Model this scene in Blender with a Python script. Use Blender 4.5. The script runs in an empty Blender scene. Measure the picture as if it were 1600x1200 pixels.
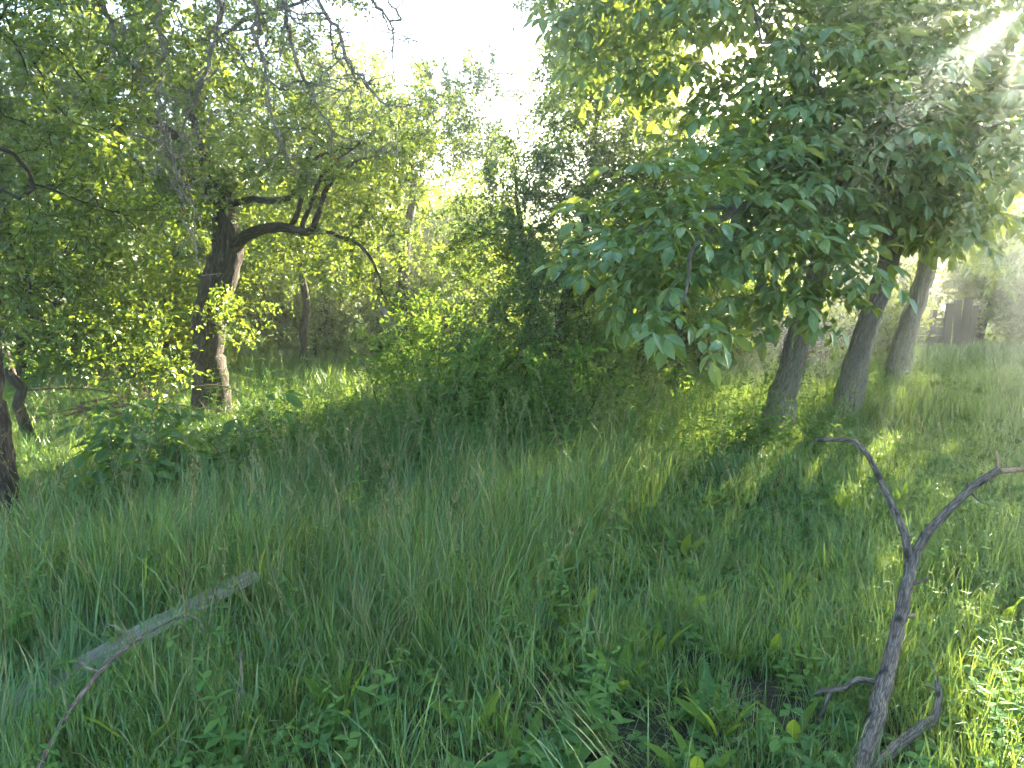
import bpy, math, random
import numpy as np
from mathutils import Vector, Matrix

random.seed(7); rng = np.random.default_rng(7)
scene = bpy.context.scene
C = scene.collection
R = math.radians

# ------------------------------------------------------------------ camera
cam_d = bpy.data.cameras.new('camera'); cam = bpy.data.objects.new('camera', cam_d); C.objects.link(cam)
cam.location = (0, 0, 1.6); cam.rotation_euler = (R(90 - 7.4), 0, 0)
cam_d.sensor_width = 36; cam_d.lens = 26.0; cam_d.clip_start = 0.05; cam_d.clip_end = 3000
scene.camera = cam

# ------------------------------------------------------------------ sky and sun
SUN_AZ, SUN_EL = R(33.8), R(17.3)
world = bpy.data.worlds.new('World'); scene.world = world; world.use_nodes = True
wn = world.node_tree.nodes; wl = world.node_tree.links
bg = wn['Background']
sky = wn.new('ShaderNodeTexSky'); sky.sky_type = 'NISHITA'; sky.sun_disc = False
sky.sun_elevation = SUN_EL; sky.sun_rotation = SUN_AZ
sky.air_density = 1.0; sky.dust_density = 2.0; sky.ozone_density = 1.0
wl.new(sky.outputs[0], bg.inputs[0]); bg.inputs[1].default_value = 0.065
S = Vector((math.sin(SUN_AZ) * math.cos(SUN_EL), math.cos(SUN_AZ) * math.cos(SUN_EL), math.sin(SUN_EL)))
sun_d = bpy.data.lights.new('sun', 'SUN'); sun = bpy.data.objects.new('sun', sun_d); C.objects.link(sun)
sun_d.energy = 5.0; sun_d.angle = R(0.53); sun_d.color = (1.0, 0.90, 0.70)
sun.location = (20, 30, 15); sun.rotation_euler = S.to_track_quat('Z', 'Y').to_euler()
scene.view_settings.view_transform = 'Standard'; scene.view_settings.look = 'None'
scene.view_settings.exposure = 3.8; scene.view_settings.gamma = 1.0
scene.view_settings.use_curve_mapping = False
cy = scene.cycles
cy.max_bounces = 5; cy.diffuse_bounces = 3; cy.glossy_bounces = 2; cy.transmission_bounces = 4
cy.volume_bounces = 1; cy.transparent_max_bounces = 4; cy.caustics_reflective = False; cy.caustics_refractive = False
cy.sample_clamp_indirect = 6.0
cy.use_adaptive_sampling = True; cy.adaptive_threshold = 0.035; cy.adaptive_min_samples = 16

# ------------------------------------------------------------------ material helpers
def mat(name):
    m = bpy.data.materials.new(name); m.use_nodes = True
    nt = m.node_tree
    for n in list(nt.nodes): nt.nodes.remove(n)
    return m, nt.nodes, nt.links

def ramp(N, fac_link, L, stops):
    r = N.new('ShaderNodeValToRGB')
    el = r.color_ramp.elements
    while len(el) > len(stops): el.remove(el[-1])
    while len(el) < len(stops): el.new(0.5)
    for e, (p, c) in zip(el, stops): e.position = p; e.color = (*c, 1)
    L.new(fac_link, r.inputs[0])
    return r

def leaf_mat(name, stops, trans, tfac=0.45, gloss=0.06, rough=0.38, edge=0.10):
    """a leaf: diffuse face, light shining through it, a waxy sheen; every leaf a little different"""
    m, N, L = mat(name)
    out = N.new('ShaderNodeOutputMaterial')
    at = N.new('ShaderNodeAttribute'); at.attribute_name = 'tint'
    oi = N.new('ShaderNodeObjectInfo')
    ad = N.new('ShaderNodeMath'); ad.operation = 'MULTIPLY_ADD'
    L.new(oi.outputs['Random'], ad.inputs[0]); ad.inputs[1].default_value = 0.36
    sb = N.new('ShaderNodeMath'); sb.operation = 'ADD'
    L.new(at.outputs['Fac'], ad.inputs[2]); L.new(ad.outputs[0], sb.inputs[0]); sb.inputs[1].default_value = -0.18
    cr = ramp(N, sb.outputs[0], L, stops)
    d = N.new('ShaderNodeBsdfDiffuse'); L.new(cr.outputs[0], d.inputs[0])
    mx = N.new('ShaderNodeMix'); mx.data_type = 'RGBA'; mx.inputs[0].default_value = 0.75
    L.new(cr.outputs[0], mx.inputs[6]); mx.inputs[7].default_value = (*trans, 1)
    t = N.new('ShaderNodeBsdfTranslucent'); L.new(mx.outputs[2], t.inputs[0])
    m1 = N.new('ShaderNodeMixShader'); m1.inputs[0].default_value = tfac
    L.new(d.outputs[0], m1.inputs[1]); L.new(t.outputs[0], m1.inputs[2])
    g = N.new('ShaderNodeBsdfGlossy'); g.inputs['Roughness'].default_value = rough
    g.inputs[0].default_value = (0.88, 1.0, 0.86, 1)
    lw = N.new('ShaderNodeLayerWeight'); lw.inputs[0].default_value = 0.25
    mu = N.new('ShaderNodeMath'); mu.operation = 'MULTIPLY_ADD'
    L.new(lw.outputs['Fresnel'], mu.inputs[0]); mu.inputs[1].default_value = edge; mu.inputs[2].default_value = gloss
    m2 = N.new('ShaderNodeMixShader'); L.new(mu.outputs[0], m2.inputs[0])
    L.new(m1.outputs[0], m2.inputs[1]); L.new(g.outputs[0], m2.inputs[2])
    L.new(m2.outputs[0], out.inputs[0])
    return m

def bark_mat(name, stops, scale=(9, 9, 2.2), bump=0.6, lichen=None, lichen_amt=0.6):
    m, N, L = mat(name)
    out = N.new('ShaderNodeOutputMaterial'); b = N.new('ShaderNodeBsdfPrincipled')
    b.inputs['Roughness'].default_value = 0.9; b.inputs['Specular IOR Level'].default_value = 0.15
    tc = N.new('ShaderNodeAttribute'); tc.attribute_name = 'flow'; mp = N.new('ShaderNodeMapping')
    mp.inputs['Scale'].default_value = scale; L.new(tc.outputs['Vector'], mp.inputs[0])
    nz = N.new('ShaderNodeTexNoise'); nz.inputs['Scale'].default_value = 2.5; nz.inputs['Detail'].default_value = 8
    nz.inputs['Roughness'].default_value = 0.68; L.new(mp.outputs[0], nz.inputs[0])
    vo = N.new('ShaderNodeTexVoronoi'); vo.feature = 'DISTANCE_TO_EDGE'; vo.inputs['Scale'].default_value = 3.0
    vm = N.new('ShaderNodeVectorMath'); vm.operation = 'MULTIPLY_ADD'
    L.new(nz.outputs['Color'], vm.inputs[0]); vm.inputs[1].default_value = (0.5, 0.5, 0.5); L.new(mp.outputs[0], vm.inputs[2])
    L.new(vm.outputs[0], vo.inputs['Vector'])
    mm = N.new('ShaderNodeMath'); mm.operation = 'MULTIPLY_ADD'
    mn = N.new('ShaderNodeMath'); mn.operation = 'MINIMUM'; L.new(vo.outputs[0], mn.inputs[0]); mn.inputs[1].default_value = 0.2
    L.new(mn.outputs[0], mm.inputs[0]); mm.inputs[1].default_value = 1.6; L.new(nz.outputs[0], mm.inputs[2])
    sc = N.new('ShaderNodeMath'); sc.operation = 'MULTIPLY'; L.new(mm.outputs[0], sc.inputs[0]); sc.inputs[1].default_value = 0.85
    cr = ramp(N, sc.outputs[0], L, stops)
    col = cr.outputs[0]
    if lichen:
        n2 = N.new('ShaderNodeTexNoise'); n2.inputs['Scale'].default_value = 14; n2.inputs['Detail'].default_value = 5
        L.new(tc.outputs['Vector'], n2.inputs[0])
        r2 = ramp(N, n2.outputs[0], L, [(1 - lichen_amt, (0, 0, 0)), (1 - lichen_amt + 0.1, (1, 1, 1))])
        n3 = N.new('ShaderNodeTexNoise'); n3.inputs['Scale'].default_value = 5; L.new(tc.outputs['Vector'], n3.inputs[0])
        r3 = ramp(N, n3.outputs[0], L, [(0.54, lichen[0]), (0.62, lichen[1])])
        mx = N.new('ShaderNodeMix'); mx.data_type = 'RGBA'
        L.new(r2.outputs[0], mx.inputs[0]); L.new(col, mx.inputs[6]); L.new(r3.outputs[0], mx.inputs[7])
        col = mx.outputs[2]
    L.new(col, b.inputs['Base Color'])
    bp = N.new('ShaderNodeBump'); bp.inputs['Strength'].default_value = bump; bp.inputs['Distance'].default_value = 0.03
    L.new(mm.outputs[0], bp.inputs['Height']); L.new(bp.outputs[0], b.inputs['Normal'])
    L.new(b.outputs[0], out.inputs[0])
    return m

M = {}
M['grass'] = leaf_mat('grass_blade', [(0.0, (0.024, 0.106, 0.036)), (0.45, (0.054, 0.182, 0.058)), (0.8, (0.108, 0.25, 0.070)), (1.0, (0.34, 0.30, 0.15))], (0.37, 0.47, 0.038), 0.44, 0.045, 0.34, 0.18)
M['seed'] = leaf_mat('grass_seed_head', [(0, (0.16, 0.17, 0.07)), (1, (0.34, 0.31, 0.16))], (0.36, 0.34, 0.14), 0.35, 0.02)
M['apple'] = leaf_mat('apple_leaf', [(0, (0.018, 0.060, 0.022)), (0.5, (0.034, 0.098, 0.030)), (1, (0.075, 0.155, 0.036))], (0.36, 0.45, 0.025), 0.46, 0.04, 0.4)
M['plum'] = leaf_mat('plum_leaf', [(0, (0.030, 0.086, 0.036)), (0.5, (0.054, 0.140, 0.054)), (1, (0.10, 0.21, 0.06))], (0.32, 0.43, 0.03), 0.42, 0.04, 0.4)
M['walnut'] = leaf_mat('walnut_leaf', [(0, (0.062, 0.135, 0.055)), (0.5, (0.105, 0.205, 0.075)), (0.92, (0.165, 0.27, 0.08)), (1, (0.28, 0.30, 0.07))], (0.44, 0.53, 0.045), 0.45, 0.03, 0.42)
M['weed'] = leaf_mat('weed_leaf', [(0, (0.042, 0.115, 0.036)), (0.5, (0.078, 0.190, 0.050)), (1, (0.14, 0.255, 0.06))], (0.34, 0.45, 0.035), 0.42, 0.012, 0.6, 0.0)
M['dock'] = leaf_mat('dock_leaf', [(0, (0.050, 0.120, 0.024)), (0.6, (0.090, 0.185, 0.030)), (1, (0.16, 0.25, 0.04))], (0.34, 0.46, 0.04), 0.5, 0.006, 0.6, 0.0)
M['sapling'] = leaf_mat('sapling_leaf', [(0, (0.030, 0.085, 0.030)), (0.5, (0.055, 0.135, 0.038)), (1, (0.12, 0.22, 0.04))], (0.26, 0.40, 0.03), 0.42, 0.015, 0.5, 0.03)
M['far'] = leaf_mat('distant_leaf', [(0, (0.032, 0.086, 0.028)), (0.5, (0.060, 0.135, 0.036)), (1, (0.11, 0.20, 0.045))], (0.45, 0.50, 0.03), 0.46, 0.012, 0.6, 0.0)
M['bark_dark'] = bark_mat('apple_bark', [(0.25, (0.012, 0.010, 0.008)), (0.55, (0.055, 0.043, 0.034)), (0.85, (0.13, 0.105, 0.085))], lichen=((0.16, 0.17, 0.14), (0.2, 0.13, 0.03)), lichen_amt=0.36)
M['bark_walnut'] = bark_mat('walnut_bark', [(0.2, (0.07, 0.060, 0.050)), (0.5, (0.19, 0.168, 0.143)), (0.85, (0.31, 0.285, 0.25))], scale=(12, 12, 2.6), bump=1.0, lichen=((0.24, 0.25, 0.22), (0.15, 0.17, 0.11)), lichen_amt=0.38)
M['bark_grey'] = bark_mat('weathered_branch_bark', [(0.2, (0.02, 0.018, 0.018)), (0.5, (0.10, 0.095, 0.095)), (0.85, (0.24, 0.235, 0.23))], scale=(16, 16, 16), bump=0.5, lichen=((0.28, 0.28, 0.26), (0.12, 0.12, 0.11)), lichen_amt=0.42)
M['dead_wood'] = bark_mat('weathered_dead_wood', [(0.2, (0.024, 0.020, 0.017)), (0.45, (0.098, 0.084, 0.070)), (0.7, (0.215, 0.192, 0.162)), (0.9, (0.35, 0.318, 0.27))], scale=(38, 38, 5), bump=0.7, lichen=((0.045, 0.04, 0.037), (0.30, 0.30, 0.27)), lichen_amt=0.43)
M['lichen_twig'] = bark_mat('lichened_twig_bark', [(0.2, (0.05, 0.040, 0.030)), (0.5, (0.15, 0.130, 0.100)), (0.85, (0.27, 0.25, 0.20))], scale=(20, 20, 20), lichen=((0.30, 0.295, 0.225), (0.32, 0.17, 0.03)), lichen_amt=0.5)
M['twig_brown'] = bark_mat('dry_twig_bark', [(0.2, (0.05, 0.032, 0.02)), (0.5, (0.14, 0.095, 0.062)), (0.85, (0.26, 0.19, 0.13))], scale=(20, 20, 20))
M['bare_wood'] = bark_mat('bare_broken_wood', [(0.2, (0.12, 0.075, 0.045)), (0.5, (0.26, 0.18, 0.12)), (0.85, (0.38, 0.29, 0.2))], scale=(30, 30, 8), bump=0.3)
M['plank'] = bark_mat('weathered_plank', [(0.2, (0.07, 0.066, 0.062)), (0.5, (0.20, 0.19, 0.185)), (0.85, (0.36, 0.345, 0.33))], scale=(2.2, 40, 40), bump=0.4, lichen=((0.12, 0.16, 0.07), (0.30, 0.29, 0.27)), lichen_amt=0.36)
M['old_board'] = bark_mat('old_board', [(0.2, (0.018, 0.015, 0.013)), (0.5, (0.05, 0.042, 0.037)), (0.85, (0.10, 0.085, 0.075))], scale=(6, 6, 30), bump=0.4)
M['brick'] = bark_mat('old_brick', [(0.2, (0.14, 0.075, 0.055)), (0.5, (0.30, 0.17, 0.125)), (0.85, (0.42, 0.30, 0.24))], scale=(14, 14, 14), bump=0.5, lichen=((0.45, 0.42, 0.38), (0.34, 0.28, 0.22)), lichen_amt=0.46)
M['mortar'] = bark_mat('crumbling_mortar', [(0.2, (0.10, 0.092, 0.08)), (0.5, (0.2, 0.185, 0.165)), (0.85, (0.30, 0.28, 0.25))], scale=(25, 25, 25))

def ground_mat():
    m, N, L = mat('orchard_soil')
    out = N.new('ShaderNodeOutputMaterial'); b = N.new('ShaderNodeBsdfPrincipled'); b.inputs['Roughness'].default_value = 0.95
    tc = N.new('ShaderNodeTexCoord')
    n1 = N.new('ShaderNodeTexNoise'); n1.inputs['Scale'].default_value = 1.3; n1.inputs['Detail'].default_value = 8
    n2 = N.new('ShaderNodeTexNoise'); n2.inputs['Scale'].default_value = 45; n2.inputs['Detail'].default_value = 6
    L.new(tc.outputs['Object'], n1.inputs[0]); L.new(tc.outputs['Object'], n2.inputs[0])
    r1 = ramp(N, n1.outputs[0], L, [(0.35, (0.028, 0.042, 0.014)), (0.6, (0.045, 0.036, 0.022))])
    r2 = ramp(N, n2.outputs[0], L, [(0.3, (0.35, 0.35, 0.35)), (0.55, (1, 1, 1)), (0.75, (2.4, 2.1, 1.6))])
    mx = N.new('ShaderNodeMix'); mx.data_type = 'RGBA'; mx.blend_type = 'MULTIPLY'; mx.inputs[0].default_value = 1
    L.new(r1.outputs[0], mx.inputs[6]); L.new(r2.outputs[0], mx.inputs[7]); L.new(mx.outputs[2], b.inputs['Base Color'])
    bp = N.new('ShaderNodeBump'); bp.inputs['Strength'].default_value = 0.9; bp.inputs['Distance'].default_value = 0.03
    L.new(n2.outputs[0], bp.inputs['Height']); L.new(bp.outputs[0], b.inputs['Normal']); L.new(b.outputs[0], out.inputs[0])
    return m
M['soil'] = ground_mat()

# ------------------------------------------------------------------ mesh helpers
class MB:
    """collects verts / faces / tint for one mesh"""
    def __init__(s): s.v = []; s.f = []; s.t = []; s.n = 0; s.mi = []; s.w = []
    def add(s, v, f, tint=0.5, mi=0, flow=None):
        v = [tuple(map(float, p)) for p in v]
        s.v += v; s.w += v if flow is None else flow; s.t += [tint] * len(v)
        s.f += [tuple(i + s.n for i in q) for q in f]; s.mi += [mi] * len(f); s.n += len(v)
    def mesh(s, name, mats, smooth=False):
        me = bpy.data.meshes.new(name); me.from_pydata(s.v, [], s.f)
        for m in (mats if isinstance(mats, (list, tuple)) else [mats]): me.materials.append(m)
        a = me.attributes.new('tint', 'FLOAT', 'POINT'); a.data.foreach_set('value', np.array(s.t, dtype=np.float32))
        a = me.attributes.new('flow', 'FLOAT_VECTOR', 'POINT'); a.data.foreach_set('vector', np.array(s.w, dtype=np.float32).ravel())
        if any(s.mi): me.polygons.foreach_set('material_index', np.array(s.mi, dtype=np.int32))
        if smooth: me.polygons.foreach_set('use_smooth', np.ones(len(me.polygons), dtype=bool))
        me.update(); return me

def link(name, data, parent=None, loc=None):
    o = bpy.data.objects.new(name, data); C.objects.link(o)
    if parent is not None: o.parent = parent
    if loc is not None: o.location = loc
    return o
def tag(o, label, cat, group=None, kind=None):
    o['label'] = label; o['category'] = cat
    if group: o['group'] = group
    if kind: o['kind'] = kind
    return o
def thing(name, label, cat, loc=(0, 0, 0), rz=0, group=None):
    o = bpy.data.objects.new(name, None); C.objects.link(o); o.location = loc; o.rotation_euler = (0, 0, rz)
    o.empty_display_size = 0.2
    return tag(o, label, cat, group)

def unit(v):
    n = np.linalg.norm(v, axis=-1, keepdims=True); return v / np.maximum(n, 1e-9)

def spline(pts, step):
    P = np.array(pts, dtype=float)
    if len(P) == 2:
        n = max(2, int(np.linalg.norm(P[1] - P[0]) / step) + 1)
        return P[0] + (P[1] - P[0]) * np.linspace(0, 1, n)[:, None]
    Q = np.vstack([2 * P[0] - P[1], P, 2 * P[-1] - P[-2]]); out = []
    for i in range(1, len(Q) - 2):
        n = max(1, int(round(np.linalg.norm(Q[i + 1] - Q[i]) / step)))
        t = np.linspace(0, 1, n, endpoint=False)[:, None]
        a, b, c, d = Q[i - 1], Q[i], Q[i + 1], Q[i + 2]
        out.append(0.5 * (2 * b + (c - a) * t + (2 * a - 5 * b + 4 * c - d) * t ** 2 + (3 * b - a - 3 * c + d) * t ** 3))
    return np.vstack(out + [P[-1:]])

def tube(mb, pts, rad, sides=6, lump=0.0, tint=0.5, cap=True, mi=0):
    P = np.asarray(pts, float); r = np.asarray(rad, float); n = len(P)
    T = unit(np.gradient(P, axis=0))
    ref = np.array([0.0, 0, 1]) if abs(T[0][2]) < 0.9 else np.array([1.0, 0, 0])
    u = unit(np.cross(T[0], ref)); vs = []; fl = []; run = np.concatenate([[0], np.cumsum(np.linalg.norm(np.diff(P, axis=0), axis=1))]) + rng.uniform(0, 9); rm_ = max(float(np.max(r)), .004)
    ph = rng.uniform(0, 6.28, 3)
    for i in range(n):
        u = u - T[i] * np.dot(u, T[i]); u = u / max(np.linalg.norm(u), 1e-9); w = np.cross(T[i], u)
        for k in range(sides):
            a = 2 * math.pi * k / sides
            rr = r[i]
            if lump: rr *= 1 + lump * (math.sin(3 * a + ph[0] + i * 0.21) * 0.5 + math.sin(2 * a + ph[1] - i * 0.33) * 0.6 + math.sin(5 * a + ph[2] + i * 0.5) * 0.3 + rng.normal() * 0.25)
            vs.append(P[i] + (u * math.cos(a) + w * math.sin(a)) * rr); fl.append((math.cos(a) * rm_, math.sin(a) * rm_, float(run[i])))
    fs = [(i * sides + k, i * sides + (k + 1) % sides, (i + 1) * sides + (k + 1) % sides, (i + 1) * sides + k) for i in range(n - 1) for k in range(sides)]
    if cap:
        fs.append(tuple((n - 1) * sides + k for k in range(sides))); fs.append(tuple(reversed(range(sides))))
    mb.add(vs, fs, tint, mi, fl)

def euler_from_basis(X, Z):
    """X: pointing direction, Z: rough up, both (n,3) -> euler xyz (n,3)"""
    X = unit(X); Y = unit(np.cross(Z, X)); Zz = np.cross(X, Y)
    ry = -np.arcsin(np.clip(X[:, 2], -1, 1)); rx = np.arctan2(Y[:, 2], Zz[:, 2]); rz = np.arctan2(X[:, 1], X[:, 0])
    return np.stack([rx, ry, rz], 1)

# leaf outlines ------------------------------------------------------
def leaf_small(mb, base, X, up, L, W, tint, fold=0.25, mi=0):
    X = unit(X); Y = unit(np.cross(up, X)); Z = np.cross(X, Y)
    def p(a, b, c): return base + X * a * L + Y * b * W + Z * c * W
    v = [p(0, 0, 0), p(.32, .48, fold), p(.72, .34, fold * .7), p(1, 0, -.12), p(.72, -.34, fold * .7), p(.32, -.48, fold)]
    mb.add(v, [(0, 1, 2, 3), (0, 3, 4, 5)], tint, mi)
def leaf_big(mb, base, X, up, L, W, tint, fold=0.18, droop=0.25, wave=0.0, mi=0, seg=4):
    X = unit(X); Y = unit(np.cross(up, X)); Z = np.cross(X, Y); vs = []; fs = []
    prof = {4: [(.02, .05), (.25, .40), (.5, .5), (.76, .36), (1, .0)], 6: [(.02, .05), (.16, .3), (.34, .47), (.52, .5), (.72, .41), (.88, .22), (1, 0)],
            3: [(.03, .06), (.36, .46), (.68, .42), (1, 0)]}[seg]
    for t, w in prof:
        j = wave * rng.normal()
        z = -droop * t * t * L
        vs += [base + X * t * L + Y * w * W + Z * (z + fold * w * W + j * W), base + X * t * L + Z * z, base + X * t * L - Y * w * W + Z * (z + fold * w * W - j * W)]
    n = len(prof)
    for i in range(n - 2):
        a = 3 * i; fs += [(a, a + 3, a + 4, a + 1), (a + 1, a + 4, a + 5, a + 2)]
    a = 3 * (n - 2); tip = a + 4
    fs += [(a, tip, a + 1), (a + 1, tip, a + 2)]
    vs = vs[:a + 3] + [vs[tip]]; fs = [tuple(a + 3 if q == tip else q for q in f) for f in fs]
    mb.add(vs, fs, tint, mi)

# ------------------------------------------------------------------ geometry-node scatter (for what nobody could count)
GN = {}
def scatter_group(key, protos):
    if key in GN: return GN[key]
    g = bpy.data.node_groups.new('scatter_' + key, 'GeometryNodeTree')
    g.interface.new_socket('Geometry', in_out='INPUT', socket_type='NodeSocketGeometry')
    g.interface.new_socket('Geometry', in_out='OUTPUT', socket_type='NodeSocketGeometry')
    N, L = g.nodes, g.links
    i = N.new('NodeGroupInput'); o = N.new('NodeGroupOutput'); j = N.new('GeometryNodeJoinGeometry')
    for me in protos:
        ob = bpy.data.objects.new(me.name, me)
        oi = N.new('GeometryNodeObjectInfo'); oi.inputs['Object'].default_value = ob
        gi = N.new('GeometryNodeGeometryToInstance'); L.new(oi.outputs['Geometry'], gi.inputs[0]); L.new(gi.outputs[0], j.inputs[0])
    ip = N.new('GeometryNodeInstanceOnPoints'); ip.inputs['Pick Instance'].default_value = True
    def attr(nm, ty):
        a = N.new('GeometryNodeInputNamedAttribute'); a.data_type = ty; a.inputs['Name'].default_value = nm
        return [s for s in a.outputs if s.enabled and s.name == 'Attribute'][0]
    e = N.new('FunctionNodeEulerToRotation')
    L.new(i.outputs[0], ip.inputs['Points']); L.new(j.outputs[0], ip.inputs['Instance'])
    L.new(attr('idx', 'INT'), ip.inputs['Instance Index']); L.new(attr('rot', 'FLOAT_VECTOR'), e.inputs[0]); L.new(e.outputs[0], ip.inputs['Rotation'])
    L.new(attr('scl', 'FLOAT_VECTOR'), ip.inputs['Scale']); L.new(ip.outputs[0], o.inputs[0])
    GN[key] = g; return g
def scatter(name, key, protos, pos, rot, scl, idx=None, parent=None):
    pos = np.asarray(pos, np.float32); n = len(pos); scl = np.asarray(scl, np.float32)
    if scl.ndim == 1: scl = np.repeat(scl[:, None], 3, 1)
    if idx is None: idx = rng.integers(0, len(protos), n)
    me = bpy.data.meshes.new(name); me.vertices.add(n); me.vertices.foreach_set('co', pos.ravel())
    a = me.attributes.new('rot', 'FLOAT_VECTOR', 'POINT'); a.data.foreach_set('vector', np.asarray(rot, np.float32).ravel())
    a = me.attributes.new('scl', 'FLOAT_VECTOR', 'POINT'); a.data.foreach_set('vector', scl.ravel())
    a = me.attributes.new('idx', 'INT', 'POINT'); a.data.foreach_set('value', np.asarray(idx, np.int32))
    ob = link(name, me, parent); md = ob.modifiers.new('scatter', 'NODES'); md.node_group = scatter_group(key, protos)
    ob['kind'] = 'stuff'
    return ob

# ------------------------------------------------------------------ ground
def gz(x, y):
    return 0.035 * np.sin(x * 0.9 + 1.3) * np.cos(y * 0.7) + 0.02 * np.sin(x * 2.3 + y * 1.7)
def build_ground():
    u = np.linspace(-1, 1, 181); ax = np.sinh(u * 5.2) / math.sinh(5.2) * 600
    X, Y = np.meshgrid(ax, ax + 6.0); far = np.hypot(X, Y)
    Z = gz(X, Y) * np.clip(1.5 - far / 60, 0, 1)
    n = len(u); v = np.stack([X.ravel(), Y.ravel(), Z.ravel()], 1)
    f = [(j * n + i, j * n + i + 1, (j + 1) * n + i + 1, (j + 1) * n + i) for j in range(n - 1) for i in range(n - 1)]
    me = bpy.data.meshes.new('ground'); me.from_pydata(v.tolist(), [], f); me.materials.append(M['soil'])
    me.polygons.foreach_set('use_smooth', np.ones(len(f), dtype=bool))
    o = link('ground', me); o['kind'] = 'structure'; o['label'] = 'dark orchard soil under the tall grass'
build_ground()

# ------------------------------------------------------------------ foliage prototypes
def twig_proto(name, m, n, L, leafL, leafW, spread, rosette=False, bark=None, seed=0):
    mb = MB(); r = np.random.default_rng(seed)
    P = spline([(0, 0, 0), (L * .5, r.normal() * .04 * L, .05 * L), (L, r.normal() * .1 * L, r.normal() * .06 * L)], L / 5)
    tube(mb, P, np.linspace(.0028, .0012, len(P)), 3, 0, .5, False, 1)
    for k in range(n):
        t = (k + r.uniform(.1, .9)) / n; p = P[min(len(P) - 1, int(t * (len(P) - 1) + .5))] + r.normal(size=3) * .012
        a = k * 2.4 + r.normal() * .5
        d = np.array([.55 + r.normal() * .25, math.cos(a) * spread, math.sin(a) * spread * .8 + .05])
        up = np.array([r.normal() * .35, r.normal() * .35, 1.0]); s = r.uniform(.45, 1.25)
        leaf_small(mb, p + unit(d) * .012, d, up, leafL * s, leafW * s, float(np.clip(r.normal(.5, .2), 0, 1)), r.uniform(.1, .4))
    return mb.mesh(name, [m, bark or M['bark_dark']])
PR = {}
PR['apple'] = [twig_proto('apple_twig', M['apple'], 17, .30, .062, .038, .9, seed=i) for i in range(6)]
PR['plum'] = [twig_proto('plum_twig', M['plum'], 24, .34, .054, .027, .85, seed=20 + i) for i in range(6)]
PR['light'] = [twig_proto('shoot_twig', M['weed'], 15, .32, .075, .036, .8, bark=M['weed'], seed=60 + i) for i in range(5)]
PR['far'] = [twig_proto('far_twig', M['far'], 20, .42, .075, .046, .95, bark=M['far'], seed=40 + i) for i in range(6)]

def compound_leaf(name, m, pairs, L, lfL, lfW, seed):
    """walnut leaf: a drooping stalk with opposite leaflets and one at the end"""
    mb = MB(); r = np.random.default_rng(seed); dr = r.uniform(.2, .55); sd = r.normal() * .08
    P = np.array([(L * t, sd * t * t * L, -dr * L * t * t) for t in np.linspace(0, 1, 5)])
    tube(mb, P, np.linspace(.003, .0015, 5), 3, 0, .7, False)
    T = unit(np.gradient(P, axis=0))
    for k in range(pairs):
        t = .34 + .56 * k / max(1, pairs - 1) - .02; f = t * 4; i = min(3, int(f)); p = P[i] + (P[i + 1] - P[i]) * (f - i)
        for s in (1, -1):
            d = T[i] * r.uniform(.35, .75) + np.array([0, s, 0]) + np.array([0, 0, r.uniform(-.55, .05)])
            q = r.uniform(.8, 1.1) * (.72 + .4 * k / max(1, pairs - 1))
            leaf_big(mb, p, d, np.array([.2 * r.normal(), .25 * r.normal() , 1.0]), lfL * q, lfW * q, float(np.clip(r.normal(.5, .2), 0, 1)), r.uniform(.1, .4), r.uniform(.1, .35), 0, 0, 3)
    leaf_big(mb, P[-1], T[-1], np.array([0, .2 * r.normal(), 1.0]), lfL * 1.2, lfW * 1.15, float(np.clip(r.normal(.55, .2), 0, 1)), .25, .25, 0, 0, 3)
    return mb.mesh(name, m)
PR['walnut'] = [compound_leaf('walnut_leaf', M['walnut'], 3 if i % 3 else 2, .25 + .03 * (i % 3), .125, .062, 60 + i) for i in range(7)]
PR['sapling'] = [compound_leaf('sapling_leaf', M['sapling'], 2, .24, .15, .07, 80 + i) for i in range(4)]

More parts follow.
